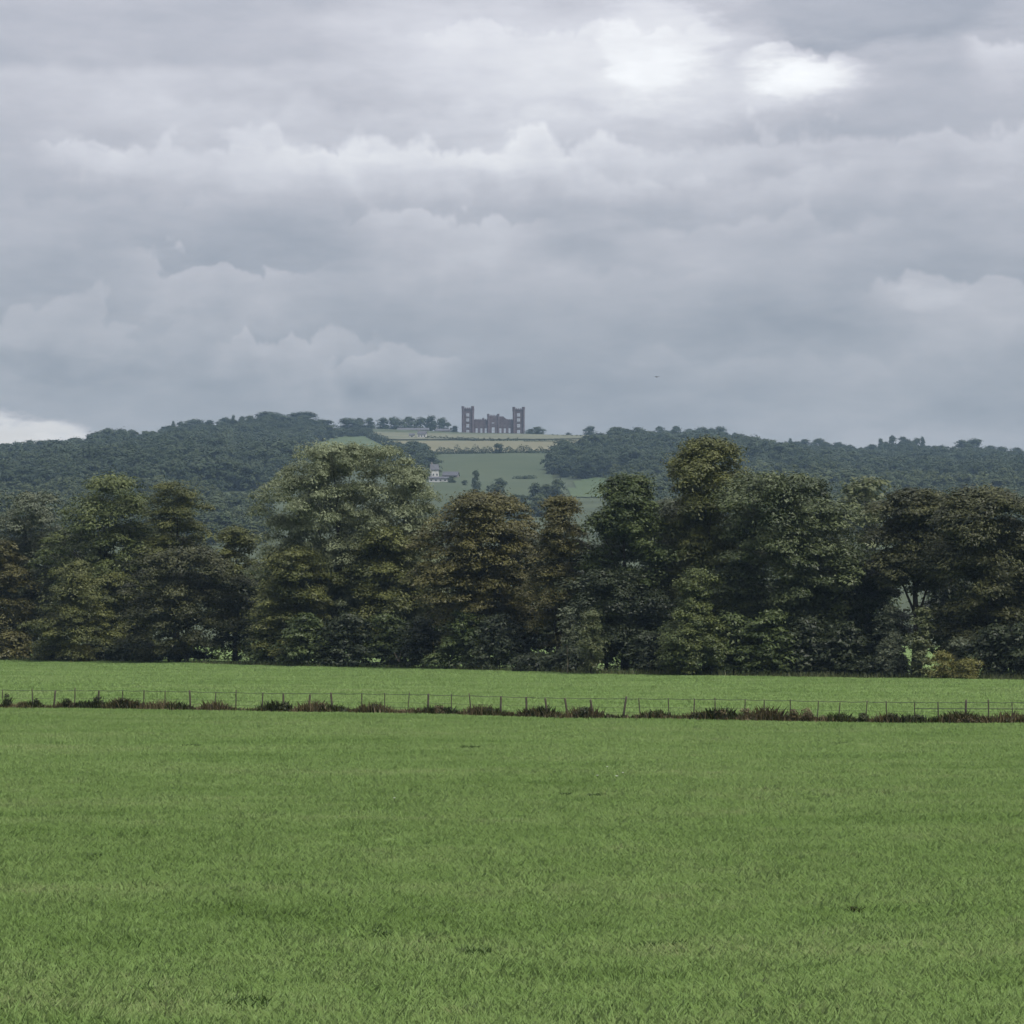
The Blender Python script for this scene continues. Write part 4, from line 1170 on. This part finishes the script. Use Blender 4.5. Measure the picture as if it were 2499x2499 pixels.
ch = [(-1.2, 1.2, 3.0, 8.0), (-1.0, 1.0, 9.6, 12.2), (-3.4, -2.3, 3.2, 6.6), (2.3, 3.4, 3.2, 6.6)]
mb = MB(); wall_holes(mb, -4.4, 4.4, -2, zm - 1.6, -.2, 1.2, ch)
f3 = mb.build('central_bay', M['stone'], castle)
for h in ch: win(f3, *h, -.2)
mb = MB()
for x in (-4.4, 4.4): mb.tube([(x, 0, -2), (x, 0, zm - 1.0), (x, 0, zm - .98), (x, 0, zm + .3)], [.95, .95, 1.2, 1.2], 8)
mb.build('bay_turret', M['stone'], f3)
mb = MB()
for i in range(5): mb.box(-3.1 + i * 1.35, -2.3 + i * 1.35, -.15, .55, zm - 1.6, zm - .5)
mb.build('merlon_row', M['stone'], f3)
for f_, a, b_ in ((f1, -xw, -4.5), (f2, 4.5, xw)):
    mb = MB(); n = 9
    mb.box(a, b_, 1.05, 2.3, zw + .003, zw + .35)
    for i in range(n):
        c = a + (i + .5) * (b_ - a) / n; mb.box(c - .5, c + .5, 1.15, 1.95, zw + .35, zw + 1.2)
    mb.build('battlement', M['stone'], f_)
mb = MB(); wall_holes(mb, -xw, xw, -2, zw - 1, DEP - 2.4, 1.0, [(h[0] - .4, h[1] + .4, h[2] + .8, h[3] + 1.9) for h in holes if h[2] < 6] + [(-1.7, 1.7, 3.8, 9.9)])
mb.build('rear_wall', M['stone'], castle)
for x in (-HWd + .8, HWd - 1.8):
    mb = MB(); mb.box(x, x + 1.0, TW, DEP - TW, -2, zw); mb.build('side_wall', M['stone'], castle)
mb = MB()   # the sloping remnant of an inner gable, right of the central bay
wall_holes(mb, 4.6, 13.5, 0, zw, 9, .9, [(h[0] - .2, h[1] + .2, h[2] + .2, h[3] + .7) for h in holes if 4.6 < h[0] - .3 and h[1] + .3 < 13.5 and h[2] < 6])
k = len(mb.v)
mb.v += [(4.6, 9.003, zw + .002), (13.5, 9.003, zw + .002), (8.8, 9.003, zm - 1.2), (4.6, 9.003, zm - 1.4), (4.6, 9.897, zw + .002), (13.5, 9.897, zw + .002), (8.8, 9.897, zm - 1.2), (4.6, 9.897, zm - 1.4)]
mb.f += [[k + i for i in q] for q in ((0, 1, 2, 3), (7, 6, 5, 4), (1, 5, 6, 2), (2, 6, 7, 3), (3, 7, 4, 0))]
mb.build('inner_gable', M['stone'], castle)
mb = MB(); mb.tube([(-8.8, 8, 0), (-8.8, 8, zw + 2.6)], [1.0, .9], 8); mb.build('chimney', M['stone'], castle)
# retaining wall of the terrace
mb = MB(); a = hit(1110, 1062.5); b_ = hit(1300, 1063.5)
mb.box(-36, 42, 0, 1.0, -2.5, 1.2)
o = mb.build('terrace_wall', M['rubble'], None, ((a[0] + b_[0]) / 2 - 3, CY - 14, float(ground((a[0] + b_[0]) / 2, CY - 14)))); tag(o, 'low stone terrace wall along the front of the castle', 'wall')


# ------------------------------------------------------------------ farm and cottages
def house(name, label, px, foot, wpx, hwall, depth, roof_h, wallm, rot=0.0, wins=3, chim=1, Y=None, cat='house'):
    if Y is None: b = hit(px, foot)
    else:
        x = (px - W / 2) / F * Y; b = np.array([x, Y, float(ground(x, Y))])
    w = wpx / F * b[1]
    root = empty(name, (b[0], b[1], b[2] - .2), rad(rot)); tag(root, label, cat)
    hx = w / 2
    holes = []
    n = wins
    for i in range(n):
        c = -hx + (i + .5) * w / n; ww = min(1.1, w / n * .4)
        holes.append((c - ww / 2, c + ww / 2, hwall * .38, hwall * .38 + min(1.3, hwall * .35)))
    mb = MB(); wall_holes(mb, -hx, hx, -1.5, hwall, 0, .3, holes)
    mb.box(-hx, hx, depth - .3, depth, -1.5, hwall)
    for x in (-hx, hx - .3):
        mb.box(x, x + .3, .3, depth - .3, -1.5, hwall)
        k = len(mb.v); mb.v += [(x, 0, hwall), (x + .3, 0, hwall), (x + .3, depth / 2, hwall + roof_h), (x, depth / 2, hwall + roof_h), (x, depth, hwall), (x + .3, depth, hwall)]
        mb.f += [[k, k + 3, k + 4], [k + 1, k + 5, k + 2]]
    wl = mb.build('wall', M[wallm], root)
    for h in holes:
        mb = MB(); mb.box(h[0], h[1], .12, .2, h[2], h[3]); mb.build('window', M['glass'], wl)
    mb = MB(); e = .4; t = .22
    for s0, y_e in ((1, -e), (-1, depth + e)):
        zl = hwall - e * roof_h / (depth / 2); p = [(-hx - e, y_e, zl + .05), (hx + e, y_e, zl + .05), (hx + e, depth / 2, hwall + roof_h + .05), (-hx - e, depth / 2, hwall + roof_h + .05)]
        q = [(x, y, z + t) for x, y, z in p]
        k = len(mb.v); mb.v += p + q
        mb.f += [[k + 3, k + 2, k + 1, k], [k + 4, k + 5, k + 6, k + 7], [k, k + 1, k + 5, k + 4], [k + 1, k + 2, k + 6, k + 5], [k + 2, k + 3, k + 7, k + 6], [k + 3, k, k + 4, k + 7]]
    rf = mb.build('roof', M['slate'], root)
    for i in range(chim):
        x = (-hx + .8) if i == 0 else hx - .8
        mb = MB(); mb.box(x - .4, x + .4, depth / 2 - .4, depth / 2 + .4, hwall + roof_h - .8, hwall + roof_h + 1.4); mb.build('chimney', M['rubble'], rf)
    return root


house('white_cottage', 'white two-storey cottage gable in the pasture below the castle', 1062, 1170, 18, 6.0, 6, 3.0, 'white', rot=14, wins=2)
house('white_outbuilding', 'long low white outbuilding in front of the white cottage', 1075, 1177, 56, 2.4, 4, .9, 'white', wins=5, chim=0, cat='outbuilding')
house('dark_barn', 'long dark-roofed barn right of the white cottage', 1098, 1166, 36, 1.6, 7, 2.2, 'rubble', rot=-8, wins=3, chim=0, cat='barn')
house('pale_farmhouse', 'pale farmhouse on the terrace left of the castle', 1029, 1070, 20, 3.8, 6, 2.2, 'white', wins=3, rot=-6)
house('pale_shed', 'small pale shed just left of the pale farmhouse', 1005, 1069, 12, 2.6, 4, 1.2, 'white', wins=1, chim=0, cat='shed')
house('stone_barn', 'long grey stone range below the skyline trees, left of the castle', 1008, 1054, 76, 3.2, 8, 1.8, 'rubble', wins=6, chim=0, cat='barn', Y=2556)
house('stone_barn', 'short grey stone building between the long range and the castle', 1080, 1054, 34, 3.4, 8, 1.8, 'rubble', wins=3, chim=1, cat='barn', Y=2554)
house('white_hut', 'tiny white hut at the edge of the left wood, far end of the farm', 912, 1056, 14, 2.2, 4, .9, 'white', wins=1, chim=0, Y=2545, cat='hut')

# ------------------------------------------------------------------ a bird in front of the clouds
q = at_dist(1603, 920, 330)
bird = empty('bird', tuple(q), .5); tag(bird, 'tiny dark bird in the air, up and right of the castle', 'bird')
mb = MB(); mb.tube([(0, -.17, 0), (0, -.1, .01), (0, 0, .01), (0, .1, 0), (0, .2, 0)], [.012, .04, .05, .03, .02], 8); mb.build('body', M['bird'], bird, smooth=True)
for s in (-1, 1):
    mb = MB()
    top = [(s * .03, -.06, .02), (s * .2, -.08, .07), (s * .38, -.01, .03), (s * .2, .05, .06), (s * .03, .06, .02)]
    bot = [(x, y, z - .012) for x, y, z in top]
    mb.v += top + bot; mb.f += [[0, 1, 2, 3, 4], [9, 8, 7, 6, 5]] + [[i, (i + 1) % 5, (i + 1) % 5 + 5, i + 5] for i in range(5)]
    mb.build('wing', M['bird'], bird)

# ------------------------------------------------------------------ haze
m, nt, out = mat('thin_damp_haze')
pv = nd(nt, 'ShaderNodeVolumePrincipled', inp={'Color': (.52, .76, 1.0, 1), 'Density': 8.0e-5, 'Anisotropy': 0.15})
nt.links.new(pv.outputs[0], out.inputs['Volume'])
m.cycles.homogeneous_volume = True
mb = MB(); mb.box(-3100, 3100, -200, 6100, -2.5, 215)
o = mb.build('haze', m); tag(o, 'thin pale haze lying over the valley and hill', 'haze', kind='stuff')
